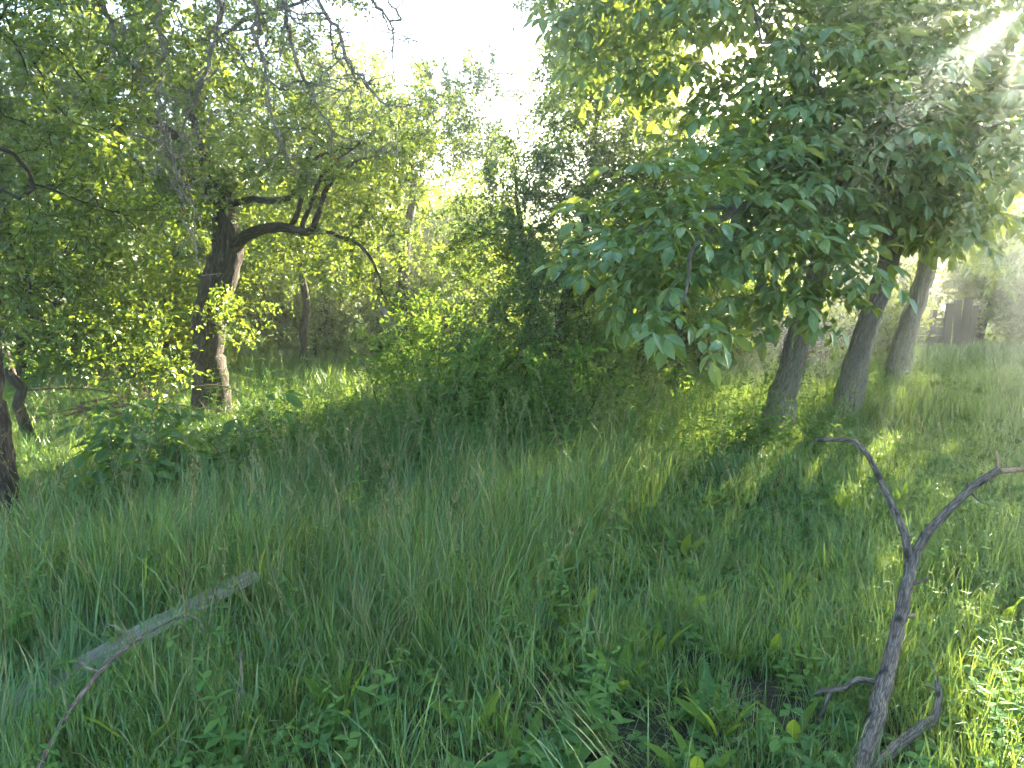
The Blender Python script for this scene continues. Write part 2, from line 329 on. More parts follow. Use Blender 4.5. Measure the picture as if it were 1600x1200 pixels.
# ------------------------------------------------------------------ trees
class Tree:
    def __init__(s, seed):
        s.r = np.random.default_rng(seed); s.pos = np.zeros((60000, 3)); s.dir = np.zeros((60000, 3)); s.par = np.full(60000, -1); s.rm = np.zeros(60000); s.n = 0; s.bare = np.zeros(60000, bool); s.forced = []
    def node(s, p, par, rm=0.0, bare=False):
        i = s.n; s.pos[i] = p; s.par[i] = par; s.rm[i] = rm; s.bare[i] = bare
        s.dir[i] = unit(np.asarray(p) - s.pos[par]) if par >= 0 else (0, 0, 1); s.n += 1; return i
    def limb(s, pts, r, attach=None, step=.14, jit=.012, bare=False):
        """a limb drawn by hand: pts, radii at those pts; joined to the nearest existing node"""
        Q = spline(pts, step); k = len(Q); rad = np.interp(np.linspace(0, 1, k), np.linspace(0, 1, len(r)), r)
        if s.n: par = int(np.argmin(np.linalg.norm(s.pos[:s.n] - Q[0], axis=1))); start = 1
        else: par = s.node(Q[0], -1, rad[0], bare); start = 1
        for i in range(start, k): par = s.node(Q[i] + s.r.normal(size=3) * jit, par, rad[i], bare)
        return par
    def cloud(s, c, rad, n, shell=.55):
        v = unit(s.r.normal(size=(n, 3))) * (s.r.uniform(0, 1, n) ** shell)[:, None]
        return np.asarray(c) + v * np.asarray(rad)
    def grow(s, tg, step=.2, wob=.3, sag=0.0, bare=False, fwd=.4, zmin=.15):
        tg = tg[tg[:, 2] > zmin]
        order = np.argsort([np.min(np.linalg.norm(s.pos[:s.n] - t, axis=1)) for t in tg])
        for q in order:
            t = tg[q]; d = t - s.pos[:s.n]; L = np.linalg.norm(d, axis=1) + 1e-6
            cost = L * (1 + fwd * (1 - np.sum(d * s.dir[:s.n], axis=1) / L)) + 100 * ((s.rm[:s.n] > 0) & (s.pos[:s.n, 2] < s.zfork))
            i = int(np.argmin(cost)); D = L[i]
            if D < .12: continue
            td = d[i] / D; p0 = s.pos[i].copy(); c1 = p0 + unit(s.dir[i] * .5 + td) * D * .35; c2 = t - unit(td + np.array([0, 0, -sag])) * D * .3
            k = max(2, int(math.ceil(D / step))); par = i
            for m_ in range(1, k + 1):
                u = m_ / k; p = (1 - u) ** 3 * p0 + 3 * (1 - u) ** 2 * u * c1 + 3 * (1 - u) * u * u * c2 + u ** 3 * t
                par = s.node(p + s.r.normal(size=3) * wob * step * .3, par, 0, bare)
    zfork = 0.0
    def finish(s, tip=.0032, e=2.25):
        n = s.n; acc = np.zeros(n); kids = [[] for _ in range(n)]
        for i in range(n - 1, -1, -1):
            if not kids[i]: acc[i] = max(tip, s.rm[i]) ** e if s.rm[i] == 0 else max(tip, s.rm[i]) ** e
            else: acc[i] = max(acc[i], (s.rm[i] ** e))
            if s.par[i] >= 0: acc[s.par[i]] += acc[i]; kids[s.par[i]].append(i)
        rad = acc ** (1 / e)
        rad = np.where(s.rm[:n] > 0, np.minimum(rad, s.rm[:n]), rad)
        for i in range(1, n): rad[i] = min(rad[i], rad[s.par[i]])
        s.rad = rad; s.kids = kids
        chains = []; st = [(0, None)]
        while st:
            i, pr = st.pop(); ch = [i] if pr is None else [pr, i]
            while kids[i]:
                ks = sorted(kids[i], key=lambda q: -rad[q] - 10 * (s.rm[q] > 0 and s.rm[i] > 0 and abs(s.rm[q] - s.rm[i]) < .02))
                for q in ks[1:]: st.append((q, i))
                i = ks[0]; ch.append(i)
            chains.append(ch)
        return chains
    def build(s, root, bark, twig_bark, nbranch=14, lump=.05, sides=14):
        """trunk, each main branch, and the fine twigs as parts"""
        chains = s.finish(); origin = np.array(root.location)
        head = chains[0]; rest = sorted(chains[1:], key=lambda c: -s.rad[c[1]] * len(c) ** .3)
        mb = MB(); tube(mb, s.pos[head] - origin, s.rad[head], sides, lump); link('trunk', mb.mesh('trunk', bark, True), root)
        k = 0
        fine = MB()
        for c in rest:
            r = s.rad[c].copy(); r[0] = r[1]
            if k < nbranch and r[1] > .011:
                mb = MB(); tube(mb, s.pos[c] - origin, r, 8 if r[1] > .03 else 6, .04); link('branch', mb.mesh('branch', bark, True), root); k += 1
            else: tube(fine, s.pos[c] - origin, np.maximum(r, .0022), 5 if r[1] > .012 else 3, 0, .5, False)
        if fine.n:
            o = link('twigs', fine.mesh('twigs', twig_bark, True), root); o['kind'] = 'stuff'
    def sprigs(s, per_m=9, thr=.010, spread=.9):
        """points and directions where leafy twigs sit"""
        idx = [i for i in range(1, s.n) if s.rad[i] < thr and not s.bare[i]]
        P = []; D = []
        for i in idx:
            a = s.pos[s.par[i]]; b = s.pos[i]; L = np.linalg.norm(b - a); k = s.r.poisson(per_m * L)
            for _ in range(k):
                P.append(a + (b - a) * s.r.uniform()); d = s.dir[i] + spread * s.r.normal(size=3) * .7; d[2] += .1; D.append(d)
            if not s.kids[i]: P.append(b); D.append(s.dir[i] + .2 * s.r.normal(size=3))
        return np.array(P), np.array(D)
    def leafy(s, root, key, per_m=9, scale=(.8, 1.2), thr=.010, name='crown', roll=.5, spread=.9):
        P, D = s.sprigs(per_m, thr, spread); n = len(P)
        Z = np.stack([s.r.normal(size=n) * roll, s.r.normal(size=n) * roll, np.ones(n)], 1)
        return scatter(name, key, PR[key], P - np.array(root.location), euler_from_basis(D, Z), s.r.uniform(*scale, n), None, root)

# --- the old leaning apple tree
t = Tree(1); t.zfork = 1.7
root = thing('apple_tree', 'old apple tree with thick dark leaning trunk and an arched limb reaching sideways', 'tree', (-3.69, 9, 0))
t.limb([(-3.69, 9, -.05), (-3.68, 9, .43), (-3.70, 9, .86), (-3.69, 9, 1.17), (-3.58, 9, 1.56), (-3.46, 9, 1.9), (-3.42, 9.05, 2.2), (-3.55, 9.2, 2.7), (-3.8, 9.3, 3.3), (-3.95, 9.3, 4.1)], [.24, .205, .19, .225, .19, .17, .10, .06, .045, .03], step=.09)
t.limb([(-3.46, 9, 1.9), (-3.326, 8.98, 2.08), (-3.08, 8.95, 2.255), (-2.72, 8.9, 2.311), (-2.406, 8.85, 2.255), (-2.259, 8.8, 2.449), (-2.136, 8.8, 2.776), (-1.901, 8.7, 2.962), (-1.587, 8.6, 3.066)], [.11, .08, .062, .055, .046, .034, .028, .022, .014], step=.09, jit=.004)
t.limb([(-2.6, 8.9, 2.289), (-2.5, 8.9, 2.569), (-2.425, 8.95, 2.906), (-2.288, 9, 3.134), (-1.96, 9, 3.229)], [.034, .030, .027, .022, .012], step=.1, jit=.004)
t.limb([(-2.5, 8.88, 2.28), (-2.344, 8.8, 2.558), (-2.159, 8.7, 2.905), (-1.728, 8.6, 3.205)], [.03, .027, .023, .012], step=.1, jit=.004)
t.limb([(-3.5, 9.2, 2.6), (-3.114, 9.1, 2.651), (-2.83, 9.05, 2.638), (-2.552, 8.95, 2.737), (-2.3, 8.9, 3.3)], [.045, .04, .035, .03, .016], step=.1)
t.limb([(-2.406, 8.85, 2.255), (-2.0, 8.7, 2.2), (-1.6, 8.5, 1.95), (-1.45, 8.4, 1.5)], [.03, .022, .016, .008], step=.1)
t.limb([(-3.8, 9.3, 3.3), (-4.6, 9.0, 3.7), (-5.4, 8.8, 3.6)], [.06, .04, .02])
t.limb([(-3.95, 9.3, 4.1), (-3.2, 9.2, 4.7), (-2.3, 9.0, 4.9)], [.04, .03, .015])
tg = np.vstack([t.cloud((-2.0, 8.8, 3.15), (1.2, 1.2, .8), 110), t.cloud((-3.8, 9.2, 4.1), (1.6, 1.6, .9), 130), t.cloud((-4.9, 9, 2.9), (1.0, 1.2, .9), 90),
                t.cloud((-2.8, 9, 4.8), (1.2, 1.3, .55), 40), t.cloud((-1.75, 8.7, 2.1), (.7, .7, .6), 45), t.cloud((-3.2, 8.6, 1.35), (.4, .35, .35), 10), t.cloud((-3.7, 8.7, 2.75), (.7, .5, .5), 60)])
t.grow(tg, step=.14, wob=.6, sag=.3)
t.build(root, M['bark_dark'], M['bark_dark'], 16, .09, 18); t.leafy(root, 'apple', 10)

# --- near tree at the left edge with its lichened dead boughs hanging down
t = Tree(2); t.zfork = 1.9
root = thing('fruit_tree', 'fruit tree cut by the left edge, grey lichened dead boughs hanging from its crown', 'tree', (-3.38, 4.8, 0))
t.limb([(-3.45, 4.8, -.05), (-3.46, 4.8, .5), (-3.47, 4.8, 1.1), (-3.45, 4.82, 1.7), (-3.52, 4.9, 2.3), (-3.75, 5.0, 3.0), (-3.9, 5.0, 4.0), (-3.7, 5.0, 5.0)], [.145, .13, .125, .12, .11, .09, .07, .04], step=.1)
t.limb([(-3.75, 5.0, 3.0), (-3.3, 5.1, 3.9), (-2.5, 5.4, 4.25), (-1.7, 5.55, 4.3), (-1.1, 5.65, 4.2)], [.07, .06, .05, .04, .022], step=.12)
t.limb([(-4.0, 5, 3.0), (-4.1, 5.6, 3.7), (-4.3, 6.2, 4.0)], [.07, .05, .03])
hang = [[(-2.1, 5.45, 4.08), (-2.08, 5.55, 3.64), (-2.14, 5.6, 3.38), (-2.23, 5.6, 3.14), (-2.3, 5.6, 2.98), (-2.41, 5.6, 2.69), (-2.44, 5.6, 2.3)],
        [(-1.55, 5.58, 4.24), (-1.373, 5.6, 3.64), (-1.265, 5.6, 3.446), (-1.166, 5.6, 3.205), (-1.044, 5.6, 3.07), (-.87, 5.6, 2.86)],
        [(-1.75, 5.55, 4.24), (-1.634, 5.6, 3.64), (-1.59, 5.65, 3.315), (-1.495, 5.7, 3.05), (-1.378, 5.7, 2.8), (-1.31, 5.7, 2.55)],
        [(-2.75, 5.2, 3.5), (-2.735, 5.3, 3.44), (-2.72, 5.3, 3.3), (-2.70, 5.3, 3.1)],
        [(-2.0, 5.5, 4.13), (-1.83, 5.5, 3.64), (-1.82, 5.5, 3.38), (-1.76, 5.5, 3.16), (-1.72, 5.5, 2.85), (-1.6, 5.5, 2.5)],
        [(-2.45, 5.3, 3.85), (-2.44, 5.4, 3.3), (-2.46, 5.4, 3.07), (-2.47, 5.4, 2.75), (-2.38, 5.4, 2.45), (-2.36, 5.4, 2.1)],
        [(-1.2, 5.65, 4.2), (-1.05, 5.6, 3.9), (-.95, 5.6, 3.55), (-.8, 5.6, 3.5)]]
tips = []
hb = MB()
def crooked(mb, p, d, L, r, depth, rr):
    n = max(3, int(L / .05)); P = [p]; d = unit(d)
    for i in range(n):
        d = unit(d + rr.normal(size=3) * .28 + np.array([0, 0, -.03])); P.append(P[-1] + d * L / n)
    tube(mb, P, np.linspace(r, max(.0016, r * .5), n + 1), 4, 0, .5, False)
    if depth:
        for i in range(1, n + 1):
            if rr.uniform() < .6: crooked(mb, P[i], d * .3 + rr.normal(size=3), L * rr.uniform(.25, .55), r * .6, depth - 1, rr)
for h in hang:
    Q = spline(h, .07); Q[1:] += t.r.normal(size=Q[1:].shape) * .012; mb = MB()
    tube(mb, Q - np.array(root.location), np.linspace(.021, .007, len(Q)), 6, .12)
    for i in range(2, len(Q)):
        if t.r.uniform() < .75: crooked(mb, Q[i] - np.array(root.location), t.r.normal(size=3) + np.array([0, 0, -.2]), t.r.uniform(.15, .6), .0075, 2, t.r)
    o = link('hanging_bough', mb.mesh('hanging_bough', M['lichen_twig'], True), root); o['label'] = 'bare grey hanging bough with lichen'
tg = np.vstack([t.cloud((-3.5, 5.7, 3.5), (1.3, 1.2, 1.0), 130), t.cloud((-2.5, 5.9, 4.15), (.9, .9, .5), 30), t.cloud((-4.2, 6.2, 2.5), (.8, .9, .9), 70), t.cloud((-3.2, 5.3, 4.9), (1.6, 1.5, .8), 70), t.cloud((-3.3, 6.0, 2.3), (.6, .6, .5), 28)])
t.grow(tg, step=.14, wob=.6, sag=.5)
t.build(root, M['bark_dark'], M['bark_dark'], 12, .07, 18); t.leafy(root, 'apple', 12, (.6, 1.15))

# --- simple trees described by trunk and crown clusters
def tree(seed, name, label, base, limbs, clouds, key, bark='bark_dark', per_m=8, group=None, step=.2, sag=.2, zfork=.8, scale=(.8, 1.2), nb=8, wob=.5):
    t = Tree(seed); t.zfork = zfork
    root = thing(name, label, 'shrub' if 'shrub' in name or 'bush' in name else 'tree', (base[0], base[1], 0), 0, group)
    for pts, r in limbs: t.limb(pts, r, step=.16, jit=.015)
    t.grow(np.vstack([t.cloud(c, r, n) for c, r, n in clouds]), step=step, wob=wob, sag=sag)
    t.build(root, M[bark], M[bark], nb, .06, 10)
    t.leafy(root, key, per_m, scale)
    return root

tree(3, 'young_tree', 'leafy young tree with thin dark stem behind the left edge trunk', (-4.9, 7.4), [([(-4.9, 7.4, -.05), (-5.0, 7.4, .6), (-5.2, 7.45, 1.3), (-5.1, 7.5, 2.2), (-5.0, 7.5, 3.0)], [.06, .055, .05, .035, .02])],
     [((-4.3, 7.2, 1.5), (.95, .8, .75), 110), ((-4.8, 7.4, 2.5), (1.1, .9, .8), 90), ((-3.7, 7.3, 1.0), (.5, .5, .4), 30)], 'apple', step=.16, zfork=.5, per_m=12)
tree(4, 'apple_tree', 'loose leafy apple tree with slim trunk below the gap of open sky', (-2.15, 14), [([(-2.1, 14, -.05), (-2.12, 14, .8), (-2.05, 14, 1.7), (-1.95, 14, 2.6), (-1.8, 14, 3.6)], [.15, .13, .12, .09, .05]), ([(-2.1, 14, 1.2), (-2.45, 13.9, 1.55), (-2.6, 13.9, 1.75)], [.07, .05, .035])],
     [((-1.8, 14, 4.1), (1.9, 1.7, 1.0), 150), ((-1.3, 13.8, 4.7), (1.2, 1.2, .9), 60), ((-2.5, 14.2, 3.8), (1.2, 1.1, .6), 60), ((-.6, 14.5, 4.1), (.9, 1.0, .6), 50), ((-2.0, 13.6, 2.7), (.7, .4, .6), 34), ((-.55, 13.8, 5.35), (.45, .5, .35), 10)], 'apple', step=.22, scale=(1.0, 1.4), zfork=1.5)
tree(5, 'small_tree', 'small tree with thin dark stem between the old apple trunk and the centre', (-3.7, 13), [([(-3.7, 13, -.05), (-3.66, 13, .7), (-3.6, 13, 1.4), (-3.7, 13, 2.4)], [.08, .07, .06, .03])],
     [((-3.6, 12.8, 2.3), (1.3, 1.1, 1.0), 110), ((-4.9, 12.6, 2.2), (1.1, 1.0, .9), 70)], 'apple', step=.22, scale=(1.0, 1.4))
tree(6, 'plum_tree', 'dark dense plum tree standing in the middle behind the weeds', (.55, 10), [([(.55, 10, -.05), (.62, 10, .8), (.8, 10, 1.7), (1.0, 10, 2.8), (1.15, 10, 4.2), (1.2, 10, 5.4)], [.10, .085, .07, .045, .025, .012]), ([(.62, 10, .7), (.3, 9.8, 1.5), (.1, 9.6, 2.4), (.05, 9.6, 3.0)], [.06, .05, .04, .02]), ([(.7, 10, 1.2), (1.4, 9.9, 2.0), (1.9, 9.9, 3.0)], [.06, .045, .02])],
     [((1.0, 9.9, 3.3), (1.15, 1.1, 1.0), 170), ((.1, 9.5, 2.1), (1.05, .8, .9), 190), ((1.25, 9.9, 4.9), (1.15, 1.1, 1.1), 150), ((.75, 10, 6.0), (.9, 1, .7), 60), ((.75, 9.8, 4.0), (.55, .6, .9), 60), ((1.7, 9.8, 2.2), (1.0, .9, 1.0), 140), ((.2, 9.7, 3.15), (.5, .5, .35), 25)], 'plum', step=.17, zfork=.9, per_m=14)
tree(7, 'blackthorn_bush', 'low dark thorny bush rising from the weeds in the middle', (.1, 8.3), [([(.1, 8.3, -.05), (.15, 8.3, .5), (.25, 8.3, 1.1)], [.035, .03, .015]), ([(.1, 8.3, 0.05), (-.25, 8.2, .6), (-.4, 8.2, 1.1)], [.03, .02, .01]), ([(.12, 8.3, .1), (.6, 8.3, .6), (.85, 8.3, 1.2)], [.03, .02, .01])],
     [((.2, 8.2, .95), (.95, .6, .6), 210), ((.45, 8.3, 1.6), (.6, .4, .5), 80), ((-.5, 8.0, .8), (.6, .5, .4), 80), ((.85, 8.2, .7), (.55, .5, .45), 70)], 'plum', step=.13, zfork=.05, per_m=13, scale=(.6, 1.0))
tree(8, 'plum_tree', 'thin dark trunked plum tree beside the leaning walnuts', (1.9, 10.6), [([(1.9, 10.6, -.05), (1.9, 10.6, .7), (1.95, 10.6, 1.5), (2.1, 10.7, 2.6)], [.085, .075, .07, .04]), ([(1.9, 10.6, 1.0), (2.3, 10.7, 1.7), (2.8, 10.8, 2.4)], [.04, .03, .015])],
     [((2.2, 10.8, 2.8), (1.4, 1.1, 1.2), 210), ((2.9, 11, 1.7), (.9, .8, .6), 70), ((1.4, 10.6, 1.6), (.7, .6, .5), 40)], 'plum', step=.2, per_m=13)
tree(9, 'plum_tree', 'slim grey plum tree half hidden behind the hanging walnut leaves', (2.7, 11.6), [([(2.65, 11.6, -.05), (2.6, 11.6, .8), (2.7, 11.6, 1.7), (2.9, 11.7, 2.8)], [.08, .07, .065, .03])],
     [((3.4, 11.8, 3.2), (1.7, 1.2, 1.5), 260), ((3.8, 12, 1.6), (.9, .8, .6), 50)], 'plum', step=.2, per_m=13)

# --- the walnut row
def leaf_rosettes(t, thr=.013, extra=1.5, per=(5, 8)):
    P = []; X = []; Z = []
    for i in range(1, t.n):
        if t.rad[i] >= thr or t.bare[i]: continue
        tip = not t.kids[i]
        if not tip and t.r.uniform() > extra * .5: continue
        k = t.r.integers(*per) if tip else t.r.integers(1, 3); a0 = t.r.uniform(0, 6.28)
        for q in range(k):
            a = a0 + q * 6.28 / k + t.r.normal() * .3
            d = np.array([math.cos(a), math.sin(a), t.r.uniform(-.25, .5)]) + t.dir[i] * .6
            P.append(t.pos[i]); X.append(d); Z.append([t.r.normal() * .25, t.r.normal() * .25, 1])
    return np.array(P), np.array(X), np.array(Z)
def walnut(seed, label, base, limbs, clouds, n_own, zfork=1.5):
    t = Tree(seed); t.zfork = zfork
    root = thing('walnut_tree', label, 'tree', (base[0], base[1], 0), 0, 'row of leaning walnut trees')
    for pts, r in limbs: t.limb(pts, r, step=.14, jit=.01)
    t.grow(np.vstack([t.cloud(c, r, n) for c, r, n in clouds]), step=.22, wob=.35, sag=.1)
    t.build(root, M['bark_walnut'], M['bark_walnut'], 12, .035, 18)
    P, X, Z = leaf_rosettes(t); e = euler_from_basis(X, Z); o = np.array(root.location); n = len(P)
    s = t.r.uniform(.85, 1.3, n); idx = t.r.integers(0, len(PR['walnut']), n)
    dist = np.linalg.norm(P - np.array([0, 0, 1.6]), axis=1)
    inview = (np.abs(P[:, 0]) < .69 * P[:, 1]) & (P[:, 2] - 1.6 < .36 * P[:, 1])
    pick = np.argsort(dist + 100 * ~inview)[:n_own]
    for i in pick:                                    # the leaves that show largest, one by one
        lf = link('leaf', PR['walnut'][idx[i]], root); lf.location = P[i] - o; lf.rotation_euler = e[i]; lf.scale = (s[i],) * 3
    rest = np.setdiff1d(np.arange(n), pick)
    scatter('crown', 'walnut', PR['walnut'], P[rest] - o, e[rest], s[rest], idx[rest], root)
walnut(11, 'nearest of three leaning walnut trees, its low bough of large leaves hanging forward', (2.9, 8.0),
       [([(2.88, 8.0, -.05), (2.95, 8, .35), (3.06, 8, .85), (3.22, 8, 1.5), (3.36, 8, 2.1), (3.5, 8, 3.0), (3.6, 8, 4.2), (3.7, 8, 5.6)], [.20, .135, .12, .115, .105, .075, .05, .03]),
        ([(3.3, 8, 1.9), (2.7, 7.2, 2.35), (2.0, 6.4, 2.3), (1.4, 5.6, 1.95), (1.15, 5.0, 1.5)], [.06, .045, .03, .018, .008]),
        ([(2.0, 6.4, 2.3), (1.3, 6.2, 2.2), (.8, 6.1, 1.9)], [.025, .016, .008]),
        ([(3.36, 8, 2.1), (3.0, 7.2, 3.0), (2.4, 6.6, 3.8)], [.07, .045, .02]), ([(3.4, 8, 2.4), (4.2, 7.6, 3.4), (4.8, 7.2, 4.2)], [.06, .045, .02]),
        ([(3.5, 8, 3.0), (2.8, 8.3, 4.2), (2.0, 8.4, 5.2)], [.06, .045, .02])],
       [((1.25, 6.0, 2.0), (.75, .6, .55), 44), ((2.0, 6.4, 2.3), (.8, .7, .6), 46), ((1.2, 5.0, 1.45), (.22, .2, .14), 9), ((.9, 6.1, 1.75), (.35, .35, .25), 12), ((2.6, 6.6, 1.75), (.6, .5, .4), 26), ((2.7, 7.0, 3.1), (1.3, 1.1, .9), 130),
        ((2.2, 7.4, 4.4), (1.5, 1.4, 1.1), 110), ((1.15, 7.5, 4.3), (.7, .8, .9), 60), ((4.0, 7.2, 4.2), (1.6, 1.4, 1.2), 125), ((3.2, 8, 6.0), (2.0, 1.8, 1.0), 90), ((3.3, 6.8, 2.9), (.7, .5, .6), 40), ((3.3, 8.8, 2.9), (1.1, .8, .8), 70)], 300)
walnut(12, 'middle of three leaning walnut trees, straight pale grey trunk', (4.1, 9.0),
       [([(4.08, 9, -.05), (4.16, 9, .4), (4.28, 9, 1.0), (4.48, 9, 1.75), (4.6, 9, 2.4), (4.8, 9, 3.6), (4.9, 9, 5.2)], [.195, .13, .12, .115, .095, .06, .03]),
        ([(4.5, 9, 2.0), (4.4, 8.2, 2.8), (4.2, 7.2, 3.2)], [.06, .04, .02]), ([(4.6, 9, 2.4), (5.1, 8.6, 2.8), (5.5, 8.3, 3.0)], [.04, .03, .015])],
       [((4.1, 7.0, 2.9), (1.1, .9, .8), 90), ((4.6, 8.2, 3.4), (1.1, 1.1, .9), 90), ((4.2, 9.3, 5.2), (1.4, 1.5, 1.3), 120), ((5.5, 8.3, 2.9), (.6, .6, .4), 14), ((5.5, 8.6, 4.1), (.8, .8, .9), 26), ((4.8, 9.9, 3.0), (1.3, .9, .9), 90), ((4.9, 8.6, 2.5), (.9, .8, .4), 25)], 150)
walnut(13, 'farthest of three leaning walnut trees, trunk before the old wooden fence', (6.4, 12.3),
       [([(6.38, 12.3, -.05), (6.46, 12.3, .4), (6.62, 12.3, 1.1), (6.82, 12.3, 2.0), (7.0, 12.3, 3.2), (7.1, 12.3, 5.0)], [.22, .155, .14, .125, .08, .04]),
        ([(6.85, 12.3, 2.3), (6.2, 11.5, 3.2), (5.6, 10.8, 3.6)], [.06, .04, .02]), ([(6.9, 12.3, 2.4), (7.7, 11.6, 2.8), (8.5, 11, 3.0)], [.04, .03, .015])],
       [((5.8, 11, 3.5), (1.3, 1.2, .9), 70), ((6.3, 12.2, 4.4), (1.5, 1.5, 1.2), 100), ((7.9, 11, 2.75), (1.3, 1.0, .5), 46), ((9.0, 12.3, 3.1), (1.0, 1.0, .6), 26), ((8.8, 12.6, 2.2), (1.4, .9, .6), 28), ((6.0, 12.8, 6.0), (1.5, 1.5, 1.0), 80), ((6.3, 13, 3.3), (1.6, 1.0, .9), 80), ((7.3, 11.4, 2.7), (.9, .8, .5), 30)], 120)
tree(14, 'walnut_tree', 'walnut bough reaching in from beyond the upper edge of the picture, brightest by the sun', (9.4, 10.5), [([(9.4, 10.5, -.05), (9.5, 10.5, 1.2), (9.6, 10.5, 2.6), (9.6, 10.5, 4.2)], [.17, .15, .12, .06])],
     [((8.3, 10.2, 4.2), (1.0, 1.2, 1.0), 26), ((10.2, 10.5, 4.4), (1.5, 1.5, 1.2), 70)], 'apple', 'bark_walnut', step=.25, scale=(1.6, 2.2), zfork=2, per_m=4)

# --- trees and shrubs closing the orchard behind
def back_tree(seed, label, x, y, h, r, low=.25, n=170, name='orchard_tree', key='far', dens=11, sc=(1.1, 1.6)):
    g = np.random.default_rng(seed); b = h * low
    tree(seed, name, label, (x, y), [([(x, y, -.05), (x + g.normal() * .1, y, h * .3), (x + g.normal() * .2, y, h * .62), (x + g.normal() * .2, y, h * .85)], [.04 + .018 * h, .03 + .015 * h, .03 + .008 * h, .02])],
         [((x, y, b + (h - b) * .5), (r, r, (h - b) * .5), n), ((x + g.normal() * r * .5, y - .3 * r, b + (h - b) * .72), (r * .6, r * .6, (h - b) * .3), n // 3), ((x + g.normal() * r * .6, y, b + (h - b) * .25), (r * .6, r * .6, (h - b) * .22), n // 3)],
         key, per_m=dens * (.6 if name == 'shrub' else 1), step=.3, scale=sc, zfork=h * .12, nb=4, group='trees closing the orchard behind')
back_tree(30, 'broad green tree at far left behind the leafy young tree', -9.5, 13.5, 6.5, 2.4, .1, 220)
back_tree(31, 'sunlit tree behind the old apple trunk on its outer side', -6.4, 14.5, 6.8, 2.2, .12, 220)
back_tree(32, 'tall sunlit tree behind the arched apple limb', -4.6, 18.5, 7.2, 2.5, .1, 220)
back_tree(33, 'rounded yellow-green tree beyond the loose apple tree', -.9, 20, 3.9, 2.0, .08, 190)
back_tree(34, 'low sunlit bushy tree under the open sky', .6, 20.5, 3.0, 1.5, .06, 150)
back_tree(35, 'bushy tree showing between the plum tree and the sky gap', -2.9, 23, 4.8, 2.4, .08, 190)
back_tree(36, 'low rounded tree behind the brick pillar', 6.4, 20.5, 3.3, 1.7, .06, 150)
back_tree(37, 'sunlit tree behind the old wooden fence', 9.6, 21.5, 4.4, 2.0, .12, 190)
back_tree(38, 'dim tree at the far side of the open grass', 12.6, 20, 5.4, 2.2, .05, 200)
back_tree(39, 'pale hazy tree at the sunny far edge of the grass', 15.5, 21, 6.0, 2.4, .05, 200)
back_tree(40, 'dense low shrub behind the plum trees', 3.2, 15.5, 2.6, 1.5, .03, 130, 'shrub')
back_tree(41, 'dark shrub in the shade left of the centre weeds', -1.2, 16, 2.3, 1.3, .03, 150, 'shrub')
back_tree(45, 'dark rounded shrub between the plum trunks in the middle', 1.25, 12.4, 1.7, 1.1, .03, 120, 'shrub', 'plum')
back_tree(42, 'shrub in the dim gap behind the small thin tree', -5.2, 16.5, 2.4, 1.3, .03, 110, 'shrub')
back_tree(43, 'leafy shrub low beside the left edge', -7.2, 10.8, 2.6, 1.3, .03, 120, 'shrub')
back_tree(44, 'spreading shrub behind the brush pile', -5.6, 11.5, 2.0, 1.0, .03, 90, 'shrub')

back_tree(46, 'tall crowned tree added behind the plum trees to shade the left trees', 2.9, 16, 9.0, 1.9, .54, 150)  # high crown added to shade the left trees, hidden behind plum and walnut
back_tree(47, 'low leafy shrub behind the slim apple trunk', -2.7, 15.5, 1.7, 1.2, .03, 46, 'shrub', 'apple')
back_tree(48, 'bushy shrub filling the gap right of the old apple trunk', -3.9, 14.6, 1.7, 1.1, .03, 46, 'shrub', 'apple')
back_tree(49, 'rounded shrub under the low bushy tree in the middle distance', -.6, 14.3, 1.8, 1.1, .03, 60, 'shrub', 'apple')
for q, (x, y, h, w, lab) in enumerate([(-1.25, 7.9, 1.05, .5, 'loose light green shrub left of the thorny bush, rising from the tall grass'), (-.45, 7.1, .95, .45, 'small light green shrub in front of the thorny bush'),
                                       (.55, 7.0, 1.0, .45, 'leafy pale shrub rising from the grass right of the thorny bush'), (1.35, 8.2, 1.1, .5, 'pale leafy shrub below the hanging walnut leaves'), (-1.0, 9.3, 1.5, .6, 'upright leafy shrub behind the weeds left of the thorny bush')]):
    g = np.random.default_rng(900 + q)
    tree(900 + q, 'shrub', lab, (x, y), [([(x, y, -.05), (x + g.normal() * .05, y, h * .4), (x + g.normal() * .1, y, h * .85)], [.016, .012, .006]), ([(x, y, .02), (x - w * .4, y - .05, h * .4), (x - w * .7, y - .1, h * .8)], [.012, .009, .004]), ([(x, y, .02), (x + w * .4, y - .05, h * .4), (x + w * .7, y + .1, h * .75)], [.012, .009, .004])],
         [((x, y, h * .62), (w, w * .8, h * .42), 60)], 'light', per_m=7, step=.12, scale=(.7, 1.15), zfork=.1, nb=3)
back_tree(53, 'sunlit leafy shrub seen between the nearest and middle walnut trunks', 5.3, 13.9, 1.5, .8, .03, 110, 'shrub')
back_tree(54, 'sunlit shrub between the middle and farthest walnut trunks', 6.9, 15.2, 1.35, .8, .03, 110, 'shrub')
back_tree(55, 'shaded shrub behind the slim plum trunks', 3.4, 13.6, 1.9, 1.0, .03, 130, 'shrub')
back_tree(51, 'leafy shrub beyond the upright fence planks', 13.0, 18.0, 2.2, 1.3, .03, 130, 'shrub')
back_tree(52, 'shrub at the edge of the grass under the pale hazy tree', 15.2, 19.0, 2.4, 1.4, .03, 130, 'shrub')

